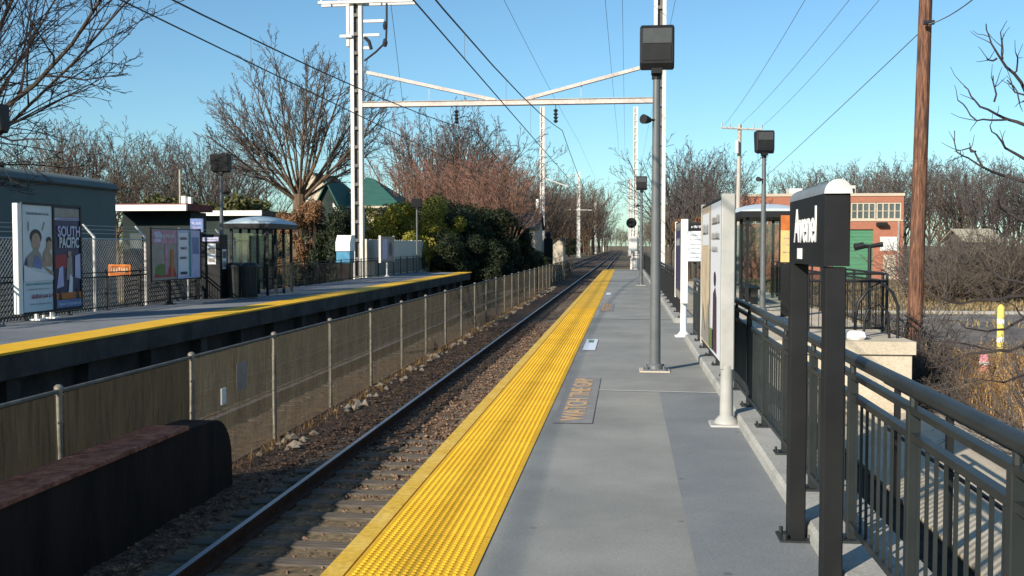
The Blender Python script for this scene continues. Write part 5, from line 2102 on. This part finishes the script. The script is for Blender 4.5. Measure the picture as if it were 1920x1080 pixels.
for i in range(46):
    Y = rnd.uniform(56, 87)
    P = at(rnd.uniform(1705, 1940), 470, Y)
    o = link('bare_shrub', ts[i % 3])
    o.location = (P.x, Y, Z_G)
    k = rnd.uniform(1.2, 2.1)
    o.scale = (k * 1.3, k * 1.3, k)
    o.rotation_euler.z = i * 1.3
    tag(o, 'leafless brown brush on the waste ground beyond the parking lot', 'shrub', 'leafless brush beyond the lot')

for i, (px_, Y, s) in enumerate(((1955, 14.0, .75), (1990, 14.6, .85), (1945, 16.8, .7))):
    P = at(px_, 700, Y)
    o = link('bare_shrub', ts[(i + 2) % 3])
    o.location = (P.x, Y, Z_G)
    o.scale = (s, s, s)
    o.rotation_euler.z = i * 2.3
    tag(o, 'leafless tangled shrub leaning over the railing at the lower right edge', 'shrub', 'leafless shrubs at the right edge')

# tree just outside the right edge whose branches reach in
t = thing('bare_tree', 'bare tree past the right edge whose dark branches reach into view', 'tree', (at(2010, 700, 12.5).x, 12.5, Z_G))
b = MB()
bt = t.location
b.tube([(bt.x, 12.5, Z_G), (bt.x + .05, 12.5, 0), (bt.x - .05, 12.4, 2.0), (bt.x - .1, 12.4, 4.2), (bt.x, 12.3, 6.0)], [.14, .12, .10, .07, .03], 10)
b.build('trunk', M['bark'], t, True)
b = MB()
rnd = random.Random(9)
polys = [
    [(1990, 330), (1920, 340), (1880, 330), (1845, 312), (1828, 285), (1818, 268)],
    [(1845, 312), (1815, 300), (1794, 285), (1790, 245)],
    [(1828, 285), (1815, 278), (1800, 282)],
    [(1990, 245), (1920, 234), (1892, 226), (1870, 212), (1838, 200), (1820, 180), (1808, 162)],
    [(1892, 226), (1860, 228), (1832, 224), (1810, 206), (1796, 188)],
    [(1990, 260), (1925, 175), (1900, 140), (1880, 112), (1868, 95), (1855, 68), (1849, 45)],
    [(1880, 112), (1878, 88), (1876, 60)], [(1900, 140), (1906, 118), (1905, 100)], [(1925, 180), (1905, 172), (1888, 150)],
    [(1990, 330), (1925, 300), (1890, 275), (1870, 255), (1856, 236)],
    [(1868, 190), (1864, 165), (1862, 142)],
    [(1925, 195), (1912, 190), (1900, 160)], [(1870, 110), (1856, 118), (1850, 108)],
    [(1990, 655), (1920, 650), (1870, 658), (1820, 664), (1775, 680), (1740, 690)],
    [(1870, 658), (1840, 650), (1800, 648), (1750, 640)], [(1990, 620), (1920, 598), (1885, 618), (1850, 622), (1812, 616), (1795, 600)],
    [(1990, 560), (1920, 556), (1870, 562), (1800, 568), (1762, 560), (1738, 548)],
    [(1990, 500), (1925, 530), (1880, 520), (1850, 500), (1835, 478)], [(1920, 598), (1900, 575), (1886, 560)],
    [(1990, 690), (1930, 700), (1880, 715), (1840, 712)],
    [(1990, 430), (1930, 420), (1890, 400), (1868, 380), (1850, 372)], [(1890, 400), (1875, 412), (1855, 415)],
    [(1868, 562), (1850, 548), (1838, 530)]]
for k, pl in enumerate(polys):
    Y = 12.3 + rnd.uniform(-.8, .8)
    if pl[0][0] < 1960:
        Y = 12.3
    pts = [at(px_, py_, Y + rnd.uniform(-.15, .15)) for px_, py_ in pl]
    if pl[0][0] > 1960:
        pts[0] = Vector((bt.x - .05, 12.4, pts[0].z - .25))
    # smooth a little
    out = []
    for i in range(len(pts) - 1):
        for s in (0, .5):
            q = pts[i].lerp(pts[i + 1], s)
            out.append(q + Vector((rnd.gauss(0, .012), rnd.gauss(0, .02), rnd.gauss(0, .012))))
    out.append(pts[-1])
    r0 = .024 if pl[0][0] > 1960 else .013
    b.tube(out, [r0 + (.006 - r0) * i / (len(out) - 1) for i in range(len(out))], 5, False)
    for q in range(3):
        i = rnd.randint(len(out) // 2, len(out) - 1)
        d = (out[i] - out[i - 1]).normalized()
        limb(b, out[i], rot_away(d, rad(rnd.uniform(25, 60)), rnd.uniform(0, 6.283)), rnd.uniform(.12, .35), .006, .003, 3, rnd, .05, .15, 3)
b.build('branches', M['twig_dark'], t)


# ------------------------------------------------------------------ dry grass
def grass(name, label, n, region, hmin, hmax, m, seed, wid=.012):
    rnd = random.Random(seed)
    b = MB()
    for i in range(n):
        x, y = region(rnd)
        h = rnd.uniform(hmin, hmax)
        a = rnd.uniform(0, 6.283)
        lx, ly = rnd.gauss(0, .28) * h, rnd.gauss(0, .28) * h
        ww = wid * rnd.uniform(.6, 1.4)
        ca, sa = math.cos(a) * ww, math.sin(a) * ww
        z0_ = Z_G - .03
        p0, p1 = (x - ca, y - sa, z0_), (x + ca, y + sa, z0_)
        q0, q1 = (x - ca * .8 + lx * .35, y - sa * .8 + ly * .35, z0_ + h * .6), (x + ca * .8 + lx * .35, y + sa * .8 + ly * .35, z0_ + h * .6)
        tpt = (x + lx, y + ly, z0_ + h)
        nv = len(b.v)
        b.v += [p0, p1, q1, q0, tpt]
        b.f += [(nv, nv + 1, nv + 2, nv + 3), (nv + 3, nv + 2, nv + 4)]
        b.mi += [0, 0]
    o = b.build(name, M[m], None)
    tag(o, label, 'grass')
    o['kind'] = 'stuff'
    return o


def reg_tall(r):
    while True:
        y = r.uniform(12.0, 24)
        x = r.uniform(5.95, 11.5)
        if abs(x - 7.55) < .55 and 17.5 < y < 22.2 and r.random() < .85:
            continue
        if math.sin(x * 2.1 + y * .7) + math.sin(y * 1.7 - x) + r.uniform(-.8, .8) > -.2:
            return x, y


def reg_low(r):
    y = 14 + 75 * r.random() ** 1.5
    x = r.uniform(5.2, 12 + y * .55)
    if 27 < y < 46 and x > 9.6 and math.sin(x * .9 + y * .5) + math.sin(y * .8 - x * .4) < .9:
        y = r.choice((r.uniform(14, 28), r.uniform(46, 92)))
    return x, y


grass('tall_grass', 'tall tawny dry grass growing below the platform railing at right', 17000, reg_tall, .30, .95, 'dry', 301)
grass('low_grass', 'low dry yellowish grass on the waste ground at right', 30000, reg_low, .08, .32, 'drylow', 302, .03)
grass('trackside_grass', 'thin dry tufts growing through the ballast along the fence foot', 2600, lambda r: (-5.3 + abs(r.gauss(0, .12)), r.uniform(13, 60)), .05, .28, 'dry', 303, .006)


def reg_left(r):
    return r.uniform(-30, -13.1), 15 + 60 * r.random()


grass('verge_grass', 'low dull grass on the verge behind the far platform', 16000, reg_left, .08, .4, 'drylow', 304, .03)
